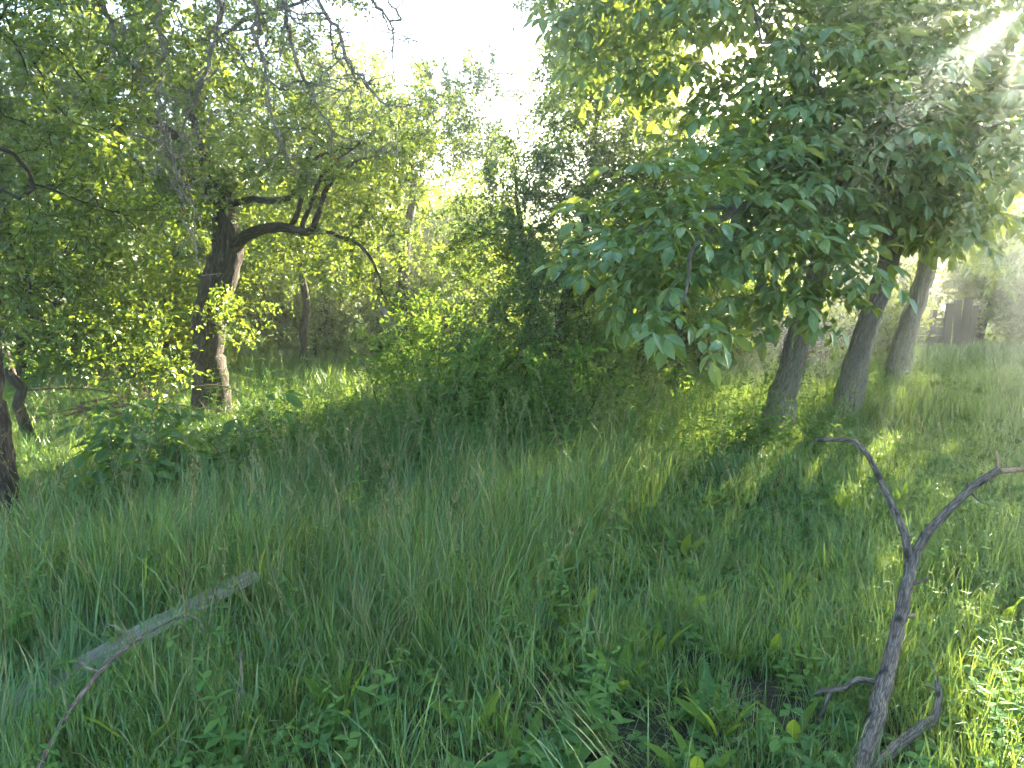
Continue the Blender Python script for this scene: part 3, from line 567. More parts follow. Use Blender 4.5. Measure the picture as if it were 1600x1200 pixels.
# --- far wood, one mass
def far_wood():
    n = 5200; P = []
    for k in range(46):
        x = -38 + k * 1.9 + rng.normal(); y = 36 + rng.normal() * 2.5; h = rng.uniform(4.2, 6.6) + (2.0 if x < -8 else 0); r = rng.uniform(1.5, 2.3)
        v = unit(rng.normal(size=(n // 46, 3))) * (rng.uniform(.3, 1, n // 46) ** .5)[:, None]
        P.append(np.array([x, y, h * .5]) + v * np.array([r, r, h * .5]))
    P = np.vstack(P); P = P[P[:, 2] > .1]; k = len(P); D = rng.normal(size=(k, 3))
    o = scatter('treeline', 'far', PR['far'], P, euler_from_basis(D, np.tile([0.1, 0, 1.0], (k, 1))), rng.uniform(2.2, 3.4, k))
    tag(o, 'distant line of trees closing the view behind the orchard', 'trees', kind='stuff')
far_wood()

# ------------------------------------------------------------------ grass
def blade(mb, base, az, lean, bend, L, w, tint, seg=4, twist=0.0):
    p = np.array(base, float); th = lean; h = np.array([math.cos(az), math.sin(az), 0]); side = np.array([-math.sin(az + twist), math.cos(az + twist), 0]); vs = []
    for i in range(seg + 1):
        t = i / seg; ww = w * (1 - t ** 2.2) * (.6 + .4 * min(1, t * 4))
        if i < seg: vs += [p + side * ww * .5, p - side * ww * .5]
        else: vs.append(p.copy())
        p = p + (h * math.sin(th) + np.array([0, 0, math.cos(th)])) * L / seg; th += bend * (0.4 + 1.2 * t) / seg
    fs = [(2 * i, 2 * i + 1, 2 * i + 3, 2 * i + 2) for i in range(seg - 1)] + [(2 * seg - 2, 2 * seg - 1, 2 * seg)]
    mb.add(vs, fs, tint)
def sm(a, b, x): t = np.clip((np.asarray(x) - a) / (b - a), 0, 1); return t * t * (3 - 2 * t)
def tallness(x, y):
    edge = .25 + .30 * (y - 2.6) + .18 * np.sin(y * 1.3)
    t = 1 - sm(-.6, .7, x - edge)
    t *= sm(2.0, 3.6, y) * .7 + .3
    t *= 1 - .75 * sm(-1.7, -2.5, x) * sm(3.3, 4.3, y)
    return t * (1 - .9 * sm(4.9, 6.4, y + .3 * (-x - 2)) * sm(-.9, -2.0, x)) * (1 - .8 * sm(7.6, 9.0, y))
def bare(x, y):
    b = np.zeros_like(x)
    for cx, cy_, r in ((.98, 2.64, .26), (.55, 2.45, .2), (.1, 2.8, .14), (1.25, 2.35, .18), (.3, 2.25, .16), (.75, 3.0, .14)): b = np.maximum(b, 1 - sm(r * .4, r, np.hypot(x - cx, (y - cy_) * .8)))
    return b
def patch(x, y): return .5 + .5 * np.sin(x * 2.1 + 1.7 * np.sin(y * 1.1)) * np.cos(y * 1.6 + np.sin(x * 1.9))
def pts(dens, y0, y1, marg=2.2):
    xm = .75 * y1 + marg; n = int(dens * 2 * xm * (y1 - y0)); x = rng.uniform(-xm, xm, n); y = rng.uniform(y0, y1, n)
    k = np.abs(x) < .75 * y + marg; return x[k], y[k]
def blades_mesh(name, x, y, L, w, az, lean, bend, tint, seg, z=None):
    """many grass blades at once: curved, tapering ribbons"""
    n = len(x); z = gz(x, y) - .01 if z is None else z
    p = np.stack([x, y, z], 1); th = lean.copy(); h = np.stack([np.cos(az), np.sin(az), 0 * az], 1); tw = az + rng.normal(size=n) * .6
    side = np.stack([-np.sin(tw), np.cos(tw), 0 * tw], 1); V = np.zeros((n, 2 * seg + 1, 3))
    for i in range(seg + 1):
        t = i / seg; ww = (w * (1 - t ** 2.4) * (.55 + .45 * min(1, t * 4)))[:, None] * .5
        if i < seg: V[:, 2 * i] = p + side * ww; V[:, 2 * i + 1] = p - side * ww
        else: V[:, 2 * seg] = p
        p = p + (h * np.sin(th)[:, None] + np.array([0, 0, 1.0]) * np.cos(th)[:, None]) * (L / seg)[:, None]; th = np.minimum(th + bend * (.35 + 1.3 * t) / seg, 2.7)
    pat = []
    for i in range(seg - 1): pat += [(2 * i, 2 * i + 1, 2 * i + 3), (2 * i, 2 * i + 3, 2 * i + 2)]
    pat.append((2 * seg - 2, 2 * seg - 1, 2 * seg)); pat = np.array(pat); m = 2 * seg + 1
    F = (pat[None] + (np.arange(n) * m)[:, None, None]).reshape(-1, 3).astype(np.int32); nf = len(F)
    me = bpy.data.meshes.new(name); me.vertices.add(n * m); me.vertices.foreach_set('co', V.astype(np.float32).ravel())
    me.loops.add(nf * 3); me.loops.foreach_set('vertex_index', F.ravel()); me.polygons.add(nf)
    me.polygons.foreach_set('loop_start', np.arange(nf, dtype=np.int32) * 3); me.update(calc_edges=True)
    a = me.attributes.new('tint', 'FLOAT', 'POINT'); a.data.foreach_set('value', np.repeat(tint, m).astype(np.float32))
    me.materials.append(M['grass']); return me
def tints(n, dry, x=None, y=None):
    t = np.clip(rng.normal(.42, .16, n), 0, .78)
    if x is not None: t = np.clip(t + .16 * (patch(x * .9 + 2, y * .8 + 1) - .5), 0, .8)
    return np.where(rng.uniform(size=n) < dry, .98, t)
def plank_gap(x, y):
    ax, ay, bx, by = -1.25, 3.40, -2.2, 1.95; u = np.clip(((x - ax) * (bx - ax) + (y - ay) * (by - ay)) / ((bx - ax) ** 2 + (by - ay) ** 2), 0, 1)
    return 1 - (.7 - .7 * sm(.05, .4, u)) * (1 - sm(.06, .13, np.hypot(x - ax - u * (bx - ax), y - ay - u * (by - ay))))
def near_grass(name, dens, y0, y1, keep, Lf, seg, label, per=16, crad=.07, wmul=1.0):
    cx, cy_ = pts(dens / per, y0, y1); k = rng.uniform(size=len(cx)) < keep(cx, cy_) * plank_gap(cx, cy_) * np.clip(3.4 / cy_, .3, 1.0); cx, cy_ = cx[k], cy_[k]; nc = len(cx)
    wind = rng.uniform(0, 6.28, nc); vig = rng.uniform(.7, 1.15, nc); i = np.repeat(np.arange(nc), per); n = len(i)
    rr = crad * np.sqrt(rng.uniform(0, 1, n)) * np.clip(cy_[i] / 3.2, 1, 2.2); a = rng.uniform(0, 6.28, n); x = cx[i] + rr * np.cos(a); y = cy_[i] + rr * np.sin(a)
    L = Lf(x, y) * vig[i] * rng.uniform(.5, 1.12, n); az = np.where(rng.uniform(size=n) < .55, a, wind[i]) + rng.normal(size=n) * .6
    flat = sm(.72, .85, patch(x * 1.3 + 4, y * 1.15 + 1)); az = np.where(rng.uniform(size=n) < flat * .8, 2.2 + 1.5 * np.sin(x * 1.7) + rng.normal(size=n) * .35, az)
    bend = np.where(rng.uniform(size=n) < .62, rng.uniform(.1, 1.6, n), rng.uniform(1.6, 3.4, n)); w = (.0022 + .0068 * rng.uniform(0, 1, n) ** 2.4) * np.repeat(rng.uniform(.75, 1.35, nc), per) * np.clip(y / 3.8, 1, 2.0) * wmul
    me = blades_mesh(name, x, y, L, w, az, np.abs(rng.normal(.12, .2, n)) + .55 * flat * rng.uniform(.3, 1, n), bend, np.clip(tints(n, .05, x, y) + np.repeat(rng.normal(0, .13, nc), per), 0, 1), seg)
    return tag(link(name, me), label, 'grass', kind='stuff')
near_grass('tall_grass', 3700, .9, 9.2, lambda x, y: tallness(x, y) * (.5 + .5 * patch(x, y)), lambda x, y: (.36 + .36 * patch(x + 1, y * .8)) * (.5 + .5 * tallness(x, y)), 5, 'tall uncut meadow grass in the shade across the foreground')
near_grass('short_grass', 5900, .9, 9.2, lambda x, y: (1 - .72 * tallness(x, y)) * (1 - .95 * bare(x, y)) * (.45 + .55 * patch(y, x)), lambda x, y: .13 + .18 * patch(x * .7, y) * (1 - .55 * sm(2, 3.2, x) * sm(4.5, 6, y)), 4, 'shorter lush grass around the fallen forked branch')
def tile(name, size, n, Lr, wr, seg, m='grass'):
    x = rng.uniform(-size / 2, size / 2, n); y = rng.uniform(-size / 2, size / 2, n)
    return blades_mesh(name, x, y, rng.uniform(*Lr, n), rng.uniform(*wr, n), rng.uniform(0, 6.28, n), np.abs(rng.normal(.12, .12, n)), rng.uniform(.3, 1.9, n), tints(n, .06), seg, np.full(n, -.02))
PR['mat'] = [tile('mat_grass', 1.1, 620, (.14, .48), (.006, .013), 3) for i in range(6)]
PR['distant'] = [tile('distant_grass', 3.2, 900, (.2, .5), (.014, .026), 3) for i in range(4)]
def field(name, key, x, y, smin, smax, hs, label):
    n = len(x); s = rng.uniform(smin, smax, n); sc = np.stack([s, s, s * hs], 1)
    o = scatter(name, key, PR[key], np.stack([x, y, gz(x, y)], 1), np.stack([rng.normal(size=n) * .05, rng.normal(size=n) * .05, rng.uniform(0, 6.28, n)], 1), sc)
    return tag(o, label, 'grass', kind='stuff')
def grid_pts(sp, y0, y1, marg):
    gx, gy = np.meshgrid(np.arange(-.75 * y1 - marg, .75 * y1 + marg, sp), np.arange(y0, y1, sp)); x = gx.ravel() + rng.uniform(-.3, .3, gx.size) * sp; y = gy.ravel() + rng.uniform(-.3, .3, gx.size) * sp
    k = np.abs(x) < .75 * y + marg; return x[k], y[k]
x, y = grid_pts(.78, 9.1, 17.5, 3); field('orchard_grass', 'mat', x, y, .9, 1.1, .65 + .5 * patch(x * .6, y * .6), 'grass between the orchard trees')
x, y = grid_pts(2.4, 18.2, 44, 4); field('distant_grass', 'distant', x, y, .9, 1.1, np.full(len(x), .8), 'grass at the far end of the orchard')

# flowering grass stalks
def seed_stalk(name, seed, L, dense):
    r = np.random.default_rng(seed); mb = MB(); az = r.uniform(0, 6.28); lean = r.uniform(.05, .2); n = 8; P = [np.zeros(3)]; th = lean
    for i in range(n):
        P.append(P[-1] + np.array([math.sin(th) * math.cos(az), math.sin(th) * math.sin(az), math.cos(th)]) * L / n); th += r.uniform(0, .08) + (.1 if i > 5 else 0)
    tube(mb, P, np.linspace(.0019, .0009, n + 1), 3, 0, .15, False)
    for k in range(26 if dense else 34):
        t = r.uniform(.80 if dense else .72, 1.0); f = t * n; i = min(n - 1, int(f)); p = P[i] + (P[i + 1] - P[i]) * (f - i)
        out = unit(r.normal(size=3)) * (.012 if dense else .05 * (1.05 - t) * 3.2) * r.uniform(.3, 1); d = unit(out + np.array([0, 0, .02 if dense else .01]))
        if dense and k % 9 < 6: p = p + unit(np.array([1, .3, 0])) * .012 * ((k // 9) - 1)
        leaf_small(mb, p + out, d, np.array([.3, .2, 1.0]), .012 if dense else .008, .006 if dense else .003, float(r.uniform(.3, 1)), .3)
    for k in range(3): blade(mb, P[1 + k], r.uniform(0, 6.28), .5, 1.2, .22, .004, 0.2, 4)
    return mb.mesh(name, M['seed'])
PR['seed'] = [seed_stalk('seed_stalk', 160 + i, .85 + .06 * (i % 4), i % 2 == 0) for i in range(8)]
x, y = pts(48, 2.2, 9.0, 1.5); k = rng.uniform(size=len(x)) < tallness(x, y) ** 1.5 * (.15 + .85 * patch(x * .8 + 3, y)) + .05; x, y = x[k], y[k]
field('flowering_grass', 'seed', x, y, .8, 1.15, np.full(len(x), .95), 'flowering grass stalks with pale seed heads standing above the tall grass')

# ------------------------------------------------------------------ weeds too many to count
def herb(name, seed, H, pairs, lL, lW, m, lean=.08):
    r = np.random.default_rng(seed); mb = MB(); P = spline([(0, 0, 0), (r.normal() * lean * H * .5, r.normal() * lean * H * .5, H * .5), (r.normal() * lean * H, r.normal() * lean * H, H)], H / 8)
    tube(mb, P, np.linspace(.0035, .0015, len(P)), 4, 0, .6, False); a0 = r.uniform(0, 3)
    for k in range(pairs):
        t = .15 + .85 * k / (pairs - 1); p = P[int(t * (len(P) - 1))]; s = 1.1 - .75 * t ** 2
        for q in (0, 1):
            a = a0 + k * 1.57 + q * math.pi + r.normal() * .25
            d = np.array([math.cos(a), math.sin(a), r.uniform(-.1, .7)])
            leaf_big(mb, p, d, np.array([0, 0, 1.0]) + r.normal(size=3) * .15, lL * s * r.uniform(.8, 1.2), lW * s, float(np.clip(.35 + .4 * t + r.normal() * .12, 0, 1)), .25, .35, .02, 0, 3)
    return mb.mesh(name, m)
PR['nettle'] = [herb('nettle', 200 + i, .6 + .13 * (i % 4), 9, .09, .036, M['weed']) for i in range(6)]
PR['cover'] = []
def cover(name, seed):
    r = np.random.default_rng(seed); mb = MB()
    for k in range(9):
        b = np.array([r.normal() * .06, r.normal() * .06, 0]); h = r.uniform(.04, .12); tp = b + np.array([r.normal() * .03, r.normal() * .03, h])
        tube(mb, [b, tp], [.0012, .0009], 3, 0, .5, False); a0 = r.uniform(0, 6.28); ti = float(np.clip(r.normal(.45, .2), 0, 1))
        for q in range(3):
            a = a0 + q * 2.09; leaf_big(mb, tp, np.array([math.cos(a), math.sin(a), r.uniform(-.1, .3)]), np.array([0, 0, 1.0]), r.uniform(.03, .05), r.uniform(.024, .034), ti, .2, .2, .02, 0, 3)
    return mb.mesh(name, M['weed'])
PR['cover'] = [cover('ground_cover', 220 + i) for i in range(5)]
x, y = pts(44, 1.4, 5.5, 1.0); k = rng.uniform(size=len(x)) < (1 - .8 * tallness(x, y)) * (.15 + .85 * patch(x * 1.4 + 2, y * 1.3)) * (1 - .8 * bare(x, y)); x, y = x[k], y[k]
o = field('ground_cover', 'cover', x, y, .55, 1.25, np.ones(len(x)), 'low three-leaved ground cover between the grass tufts'); o['category'] = 'weeds'
x = np.concatenate([rng.normal(-.7, .95, 520), rng.normal(.6, .9, 320), rng.normal(2.6, .35, 60), rng.normal(3.3, .8, 90), rng.normal(5.3, .8, 110), rng.normal(-4.4, 1.2, 70), rng.normal(1.2, 3.5, 120), rng.normal(-.35, .85, 190), rng.uniform(-5, -1.8, 150)])
y = np.concatenate([rng.normal(7.9, .8, 520), rng.normal(7.5, .6, 320), rng.normal(7.2, .35, 60), rng.normal(10, .8, 90), rng.normal(11.6, .8, 110), rng.normal(7.8, .8, 70), rng.normal(12.5, 2, 120), rng.normal(6.7, .45, 190), rng.uniform(7.2, 9.4, 150)])
hs = np.full(len(x), .95); hs[-150:] = .36
o = field('undergrowth', 'nettle', x, y, .7, 1.25, hs, 'nettles and leafy weeds massed below the bushes in the middle'); o['category'] = 'weeds'

def rosette(name, seed):
    r = np.random.default_rng(seed); mb = MB(); k = r.integers(6, 11)
    for q in range(k):
        a = q * 6.28 / k + r.normal() * .3; e = r.uniform(.25, 1.2); L = r.uniform(.09, .2)
        leaf_big(mb, np.array([0, 0, .01]), np.array([math.cos(a), math.sin(a), math.tan(min(e, 1.2))]), np.array([0, 0, 1.0]) - .5 * np.array([math.cos(a), math.sin(a), 0]), L, L * r.uniform(.22, .42), float(np.clip(r.normal(.5, .22), 0, 1)), .25, r.uniform(.2, .7), .05, 0, 6)
    return mb.mesh(name, M['weed'])
PR['rosette'] = [rosette('leaf_rosette', 240 + i) for i in range(7)]
x, y = pts(17, 1.6, 5.6, 1.0); k = rng.uniform(size=len(x)) < (1 - .6 * tallness(x, y)) * (.2 + .8 * patch(x * 1.6 + 1, y * 1.5)); x, y = x[k], y[k]
o = field('leafy_rosettes', 'rosette', x, y, .5, 1.1, np.ones(len(x)), 'dandelion-like leaf rosettes low among the foreground grass'); o['category'] = 'weeds'
x, y = pts(11, 1.8, 6.8, 1.0); k = rng.uniform(size=len(x)) < .35 + .65 * patch(x * 1.2 + 5, y * 1.1 + 2); x, y = x[k], y[k]
o = field('meadow_weeds', 'nettle', x, y, .6, 1.05, .42 + .45 * tallness(x, y), 'small leafy weeds growing up through the foreground grass'); o['category'] = 'weeds'

# ------------------------------------------------------------------ plants one can point at
def dock_leaf_mesh(seed):
    r = np.random.default_rng(seed); mb = MB(); L = r.uniform(.17, .26)
    tube(mb, [(0, 0, 0), (L * .2, 0, .0)], [.003, .002], 3, 0, .9, False)
    leaf_big(mb, np.array([L * .18, 0, 0]), np.array([1.0, 0, 0]), np.array([0, 0, 1.0]), L, L * r.uniform(.2, .3), float(r.uniform(.2, .8)), .2, r.uniform(.1, .45), .035, 0, 6)
    return mb.mesh('dock_leaf', M['dock'])
DL = [dock_leaf_mesh(300 + i) for i in range(6)]
def dock(x, y, k, s, label, group):
    o = thing('dock_plant', label, 'plant', (x, y, float(gz(x, y))), random.uniform(0, 6.28), group)
    for q in range(k):
        a = q * 6.28 / k + random.gauss(0, .35); lf = link('leaf', DL[random.randrange(6)], o)
        lf.location = (math.cos(a) * .012, math.sin(a) * .012, .0); lf.rotation_euler = (random.gauss(0, .25), -random.uniform(.95, 1.45), a); lf.scale = (s * random.uniform(.75, 1.1),) * 3
for x, y, k, s in [(-.94, 2.95, 4, 1.0), (-.31, 2.78, 3, .95), (.75, 2.44, 5, .9), (.845, 3.37, 4, .9), (.03, 2.3, 5, .85), (.42, 2.75, 5, .9), (1.1, 2.95, 4, .8), (.62, 3.0, 4, .85), (-.62, 2.5, 4, .9), (.98, 2.4, 4, .8),
                   (1.35, 3.5, 5, .9), (.3, 3.3, 4, .9), (1.75, 3.9, 5, 1.0), (2.0, 2.6, 5, .9), (1.75, 2.35, 4, .9), (-.15, 2.45, 4, .85), (.6, 2.2, 5, .8), (1.0, 4.2, 4, 1.0), (2.3, 3.3, 4, .9), (-1.25, 2.3, 4, 1.0)]:
    dock(x, y, k, s, 'low broad-bladed dock plant with upright yellow-green leaves in the short grass', 'dock plants in the short grass')
for x, y, k, s, lab in [(2.25, 4.9, 7, .8, 'large lit dock plant in the sun patch behind the forked branch'), (2.75, 5.1, 6, .8, 'broad dock plant beyond the right arm of the forked branch')]: dock(x, y, k, s, lab, None)

def tall_weed(x, y, H, pairs, lL, lW, label, seed, m='weed'):
    r = np.random.default_rng(seed); z = float(gz(x, y)); o = thing('tall_weed', label, 'weed', (x, y, z)); mb = MB()
    P = spline([(0, 0, -.02), (r.normal() * .03, r.normal() * .03, H * .5), (r.normal() * .06, r.normal() * .05, H)], H / 9); tube(mb, P, np.linspace(.006, .002, len(P)), 6, 0, .6); link('stem', mb.mesh('stem', M[m], True), o)
    ml = MB(); leaf_big(ml, np.zeros(3), np.array([1.0, 0, 0]), np.array([0, 0, 1.0]), 1, lW / lL, .6, .25, .35, .02, 0, 4); me = ml.mesh('weed_leaf', M[m])
    for k in range(pairs):
        t = .2 + .8 * k / (pairs - 1); p = P[int(t * (len(P) - 1))]; s = lL * (1.1 - .7 * t ** 2)
        for q in (0, 1):
            a = k * 1.57 + q * math.pi + r.normal() * .25; lf = link('leaf', me, o); lf.location = p; lf.rotation_euler = (r.normal() * .2, -r.uniform(.0, .7), a); lf.scale = (s * r.uniform(.85, 1.15),) * 3
tall_weed(-.50, 5.2, .78, 11, .085, .028, 'tall leafy weed standing alone above the grass in the middle', 1)
tall_weed(-.17, 5.7, .74, 10, .08, .026, 'slender weed just right of the tallest weed in the middle', 2)
tall_weed(-.9, 4.0, .52, 9, .09, .035, 'pale green leafy weed in the tall grass left of the middle', 3)
tall_weed(-1.98, 2.85, .52, 9, .085, .03, 'leafy weed cut by the left edge above the grey plank', 4)
tall_weed(-2.02, 2.55, .40, 7, .08, .03, 'weed with broad leaves at the left edge beside the plank', 5)
tall_weed(1.4, 5.6, .5, 8, .07, .025, 'thin weed in the grass in front of the walnut trunks', 6)
tall_weed(-2.9, 8.3, .9, 10, .07, .024, 'sunlit weed in the bright strip before the old apple trunk', 7)
tall_weed(-1.05, 2.75, .36, 7, .07, .035, 'leafy weed at the raised end of the grey plank', 8)
tall_weed(-.98, 3.2, .42, 8, .07, .04, 'nettle-like weed behind the raised end of the plank', 9)
tall_weed(2.35, 6.4, .45, 7, .09, .05, 'leafy weed in the shade at the foot of the nearest walnut', 10)

def sapling(x, y, stems, label, seed, key='sapling'):
    r = np.random.default_rng(seed); o = thing('sapling', label, 'sapling', (x, y, float(gz(x, y))))
    for s_ in range(stems):
        a = r.uniform(0, 6.28); H = r.uniform(.45, .75); P = spline([(math.cos(a) * .05, math.sin(a) * .05, -.02), (math.cos(a) * .12, math.sin(a) * .12, H * .5), (math.cos(a) * .28, math.sin(a) * .28, H)], .1)
        mb = MB(); tube(mb, P, np.linspace(.007, .003, len(P)), 5); link('stem', mb.mesh('stem', M['bark_grey'], True), o)
        for k in range(9):
            p = P[min(len(P) - 1, int(len(P) * (.25 + .09 * k)))]; b = k * 2.4 + r.normal() * .3; lf = link('leaf', PR[key][r.integers(0, 4)], o); lf.location = p; lf.rotation_euler = (r.normal() * .2, -r.uniform(-.1, .5), b); lf.scale = (r.uniform(.6, 1.05),) * 3
sapling(-2.7, 5.6, 8, 'dark broad-leaved sapling clump in front of the sunlit grass strip', 1)
sapling(-3.15, 5.8, 6, 'broad-leaved sapling clump beside the left edge trunk', 2)
sapling(-2.75, 5.0, 2, 'light green young sapling with long leaflets before the dark clump', 3)
sapling(-2.25, 5.95, 4, 'sapling leaning out at the inner end of the dark clump', 4)

# ------------------------------------------------------------------ fallen wood
def limbs_thing(name, label, cat, segs, bark, sides=12, base=None):
    base = np.array(base if base is not None else segs[0][1][0]); o = thing(name, label, cat, tuple(base))
    for nm, pts_, r, m, lump in segs:
        Q = spline(pts_, .035); k = len(Q); rad = np.interp(np.linspace(0, 1, k), np.linspace(0, 1, len(r)), r)
        Q[1:-1] += rng.normal(size=Q[1:-1].shape) * .0018
        mb = MB(); tube(mb, Q - base, rad, sides, lump); link(nm, mb.mesh(nm, M[m], True), o)
    return o
limbs_thing('forked_branch', 'weathered grey forked dead branch rising from the grass at lower right', 'branch', [
    ('main_stem', [(1.0, 1.95, .03), (1.033, 2.05, .048), (1.13, 2.2, .091), (1.345, 2.5, .209), (1.52, 2.75, .335), (1.638, 2.92, .451)], [0.0304, 0.0304, 0.0290, 0.0277, 0.0244, 0.0224], 'dead_wood', .05),
    ('fork_arm', [(1.632, 2.915, .43), (1.648, 3.0, .573), (1.623, 3.12, .719), (1.588, 3.22, .852), (1.546, 3.28, .912), (1.468, 3.3, .919), (1.375, 3.3, .913)], [0.0172, 0.0165, 0.0152, 0.0139, 0.0125, 0.0112, 0.0079], 'dead_wood', .06),
    ('fork_arm', [(1.632, 2.912, .43), (1.711, 2.98, .553), (1.876, 3.05, .683), (2.022, 3.1, .781), (2.1, 3.12, .819)], [0.0205, 0.0191, 0.0178, 0.0165, 0.0172], 'dead_wood', .06),
    ('broken_end', [(2.09, 3.12, .815), (2.239, 3.14, .816), (2.492, 3.2, .819)], [0.0119, 0.0099, 0.0079], 'bare_wood', .12),
    ('broken_stub', [(2.098, 3.12, .81), (2.104, 3.13, .86), (2.098, 3.14, .90)], [0.0092, 0.0073, 0.0040], 'bare_wood', .15),
    ('side_twig', [(1.598, 2.86, .40), (1.65, 2.86, .425), (1.692, 2.86, .439)], [0.0086, 0.0066, 0.0053], 'dead_wood', .1),
    ('side_twig', [(1.53, 2.74, .33), (1.57, 2.73, .345)], [0.0092, 0.0046], 'bare_wood', .1),
    ('side_twig', [(1.63, 3.1, .70), (1.575, 3.1, .735), (1.55, 3.1, .738)], [0.0046, 0.0026, 0.0020], 'dead_wood', .05),
    ('side_twig', [(1.59, 3.2, .83), (1.568, 3.2, .875), (1.555, 3.2, .89)], [0.0046, 0.0033, 0.0020], 'dead_wood', .05),
    ('side_twig', [(1.645, 3.0, .56), (1.62, 2.99, .575)], [0.0053, 0.0026], 'dead_wood', .05),
    ('side_twig', [(1.95, 3.08, .73), (1.945, 3.08, .775)], [0.0066, 0.0040], 'dead_wood', .05),
    ('side_twig', [(1.96, 3.08, .735), (1.99, 3.06, .70), (2.01, 3.06, .69)], [0.0053, 0.0026, 0.0020], 'dead_wood', .05),
    ('side_branch', [(1.08, 2.12, .07), (1.172, 2.2, .08), (1.326, 2.3, .115), (1.443, 2.36, .147), (1.491, 2.42, .194), (1.497, 2.45, .225)], [0.0224, 0.0205, 0.0185, 0.0165, 0.0139, 0.0092], 'dead_wood', .07),
    ('side_twig', [(1.495, 2.44, .215), (1.50, 2.46, .25), (1.49, 2.48, .28)], [0.0046, 0.0026, 0.0013], 'dead_wood', .05),
    ('side_twig', [(1.49, 2.43, .205), (1.44, 2.43, .22)], [0.0046, 0.0020], 'dead_wood', .05),
    ('side_branch', [(1.33, 2.5, .205), (1.302, 2.5, .196), (1.253, 2.52, .192), (1.198, 2.5, .169), (1.141, 2.5, .165), (1.09, 2.5, .15)], [0.0125, 0.0112, 0.0112, 0.0106, 0.0092, 0.0059], 'dead_wood', .08),
    ('side_branch', [(1.15, 2.5, .162), (1.11, 2.47, .104), (1.07, 2.45, .03), (1.05, 2.44, -.03)], [0.0079, 0.0066, 0.0053, 0.0040], 'dead_wood', .08)], 'dead_wood', 12)
limbs_thing('lichen_stick', 'thin crooked lichened stick lying over the grass at lower left', 'stick', [
    ('stem', [(-1.371, 2.87, .266), (-1.416, 2.65, .28), (-1.434, 2.44, .278), (-1.432, 2.28, .253), (-1.413, 2.11, .22), (-1.368, 1.91, .16), (-1.342, 1.7, .02)], [.003, .006, .008, .009, .008, .008, .008], 'dead_wood', .15),
    ('side_twig', [(-1.42, 2.65, .278), (-1.47, 2.68, .29), (-1.524, 2.70, .31), (-1.56, 2.70, .315)], [.008, .006, .004, .003], 'lichen_twig', .15),
    ('side_twig', [(-1.371, 2.86, .266), (-1.31, 2.85, .28), (-1.261, 2.83, .273), (-1.213, 2.78, .253)], [.006, .005, .004, .002], 'lichen_twig', .15),
    ('side_twig', [(-1.434, 2.42, .275), (-1.47, 2.4, .31), (-1.49, 2.4, .335)], [.006, .004, .003], 'lichen_twig', .15),
    ('side_twig', [(-1.425, 2.6, .28), (-1.40, 2.61, .31)], [.005, .003], 'lichen_twig', .1)], 'dead_wood', 7)
limbs_thing('dead_twig', 'short dark dead twig standing in the grass below the plank', 'twig', [
    ('stem', [(-.935, 2.28, -.02), (-.95, 2.35, .1), (-.981, 2.5, .184), (-1.007, 2.6, .259)], [.008, .008, .007, .005], 'dead_wood', .15),
    ('side_twig', [(-1.0, 2.57, .235), (-1.02, 2.56, .265)], [.004, .002], 'dead_wood', .1)], 'dead_wood', 6)

# weathered plank half sunk in the grass
def plank():
    a = Vector((-1.25, 3.48, .20)); b = Vector((-2.35, 1.83, -.06)); L = (a - b).length; mb = MB(); n = 24
    prof = [(-.048, 0), (-.047, .019), (-.026, .022), (-.022, .012), (-.018, .022), (.022, .021), (.025, .014), (.029, .021), (.046, .019), (.048, 0)]; m_ = len(prof); vs = []
    wob = np.cumsum(rng.normal(size=(n + 1, m_)) * .0012, axis=0); rag = rng.uniform(-.035, .012, m_)
    for i in range(n + 1):
        t = i / n - .5; j = rng.normal(size=m_) * .0015 + wob[i]
        for q, (y_, z_) in enumerate(prof): vs.append((t * L + (rag[q] if i == n else 0), y_ + j[q], z_ + .01 * math.sin(t * 5) + j[q] * .4))
    fs = [(i * m_ + q, (i + 1) * m_ + q, (i + 1) * m_ + (q + 1) % m_, i * m_ + (q + 1) % m_) for i in range(n) for q in range(m_)] + [tuple(range(m_)), tuple(n * m_ + q for q in reversed(range(m_)))]
    mb.add(vs, fs); o = link('plank', mb.mesh('plank', M['plank'])); o.location = (a + b) / 2
    X = (a - b).normalized(); Zu = Vector((.2, -.55, 1)).normalized(); Y = Zu.cross(X).normalized(); Zz = X.cross(Y)
    o.rotation_euler = Matrix((X, Y, Zz)).transposed().to_euler()
    tag(o, 'grey weathered wooden plank lying slanted in the tall grass at lower left', 'plank')
plank()

# dead prunings heaped before the old apple trunk
for k in range(13):
    r = np.random.default_rng(500 + k); x = -4.35 + r.normal() * .5; y = 8.0 + r.normal() * .25; a = r.normal() * .5 + (0 if k % 2 else .3); L = r.uniform(.6, 1.3); z = .18 + .035 * k * r.uniform(.4, 1)
    mb = MB(); dz = r.normal() * .12
    P = spline([(-L / 2, 0, -dz), (0, r.normal() * .06, .05), (L / 2, r.normal() * .1, dz)], .08); tube(mb, P, np.linspace(.014, .004, len(P)), 5, .1)
    for i in range(2, len(P)):
        if r.uniform() < .5: crooked(mb, P[i], np.array([.7, r.normal(), r.normal() * .6]), r.uniform(.15, .4), .005, 1, r)
    o = link('dead_branch', mb.mesh('dead_branch', M['twig_brown'], True)); o.location = (x, y, z); o.rotation_euler = (0, 0, a)
    tag(o, 'dry brown dead branch in the brush heap left of the old apple trunk', 'branch', 'dead branches heaped by the old apple trunk')
limbs_thing('dead_branch', 'long thin arching dead branch sticking out past the old apple trunk', 'branch', [('stem', [(-4.1, 8.2, .2), (-3.7, 8.3, .46), (-3.3, 8.3, .5), (-2.95, 8.3, .36)], [.012, .011, .009, .005], 'twig_brown', .1)], 'twig_brown', 6)
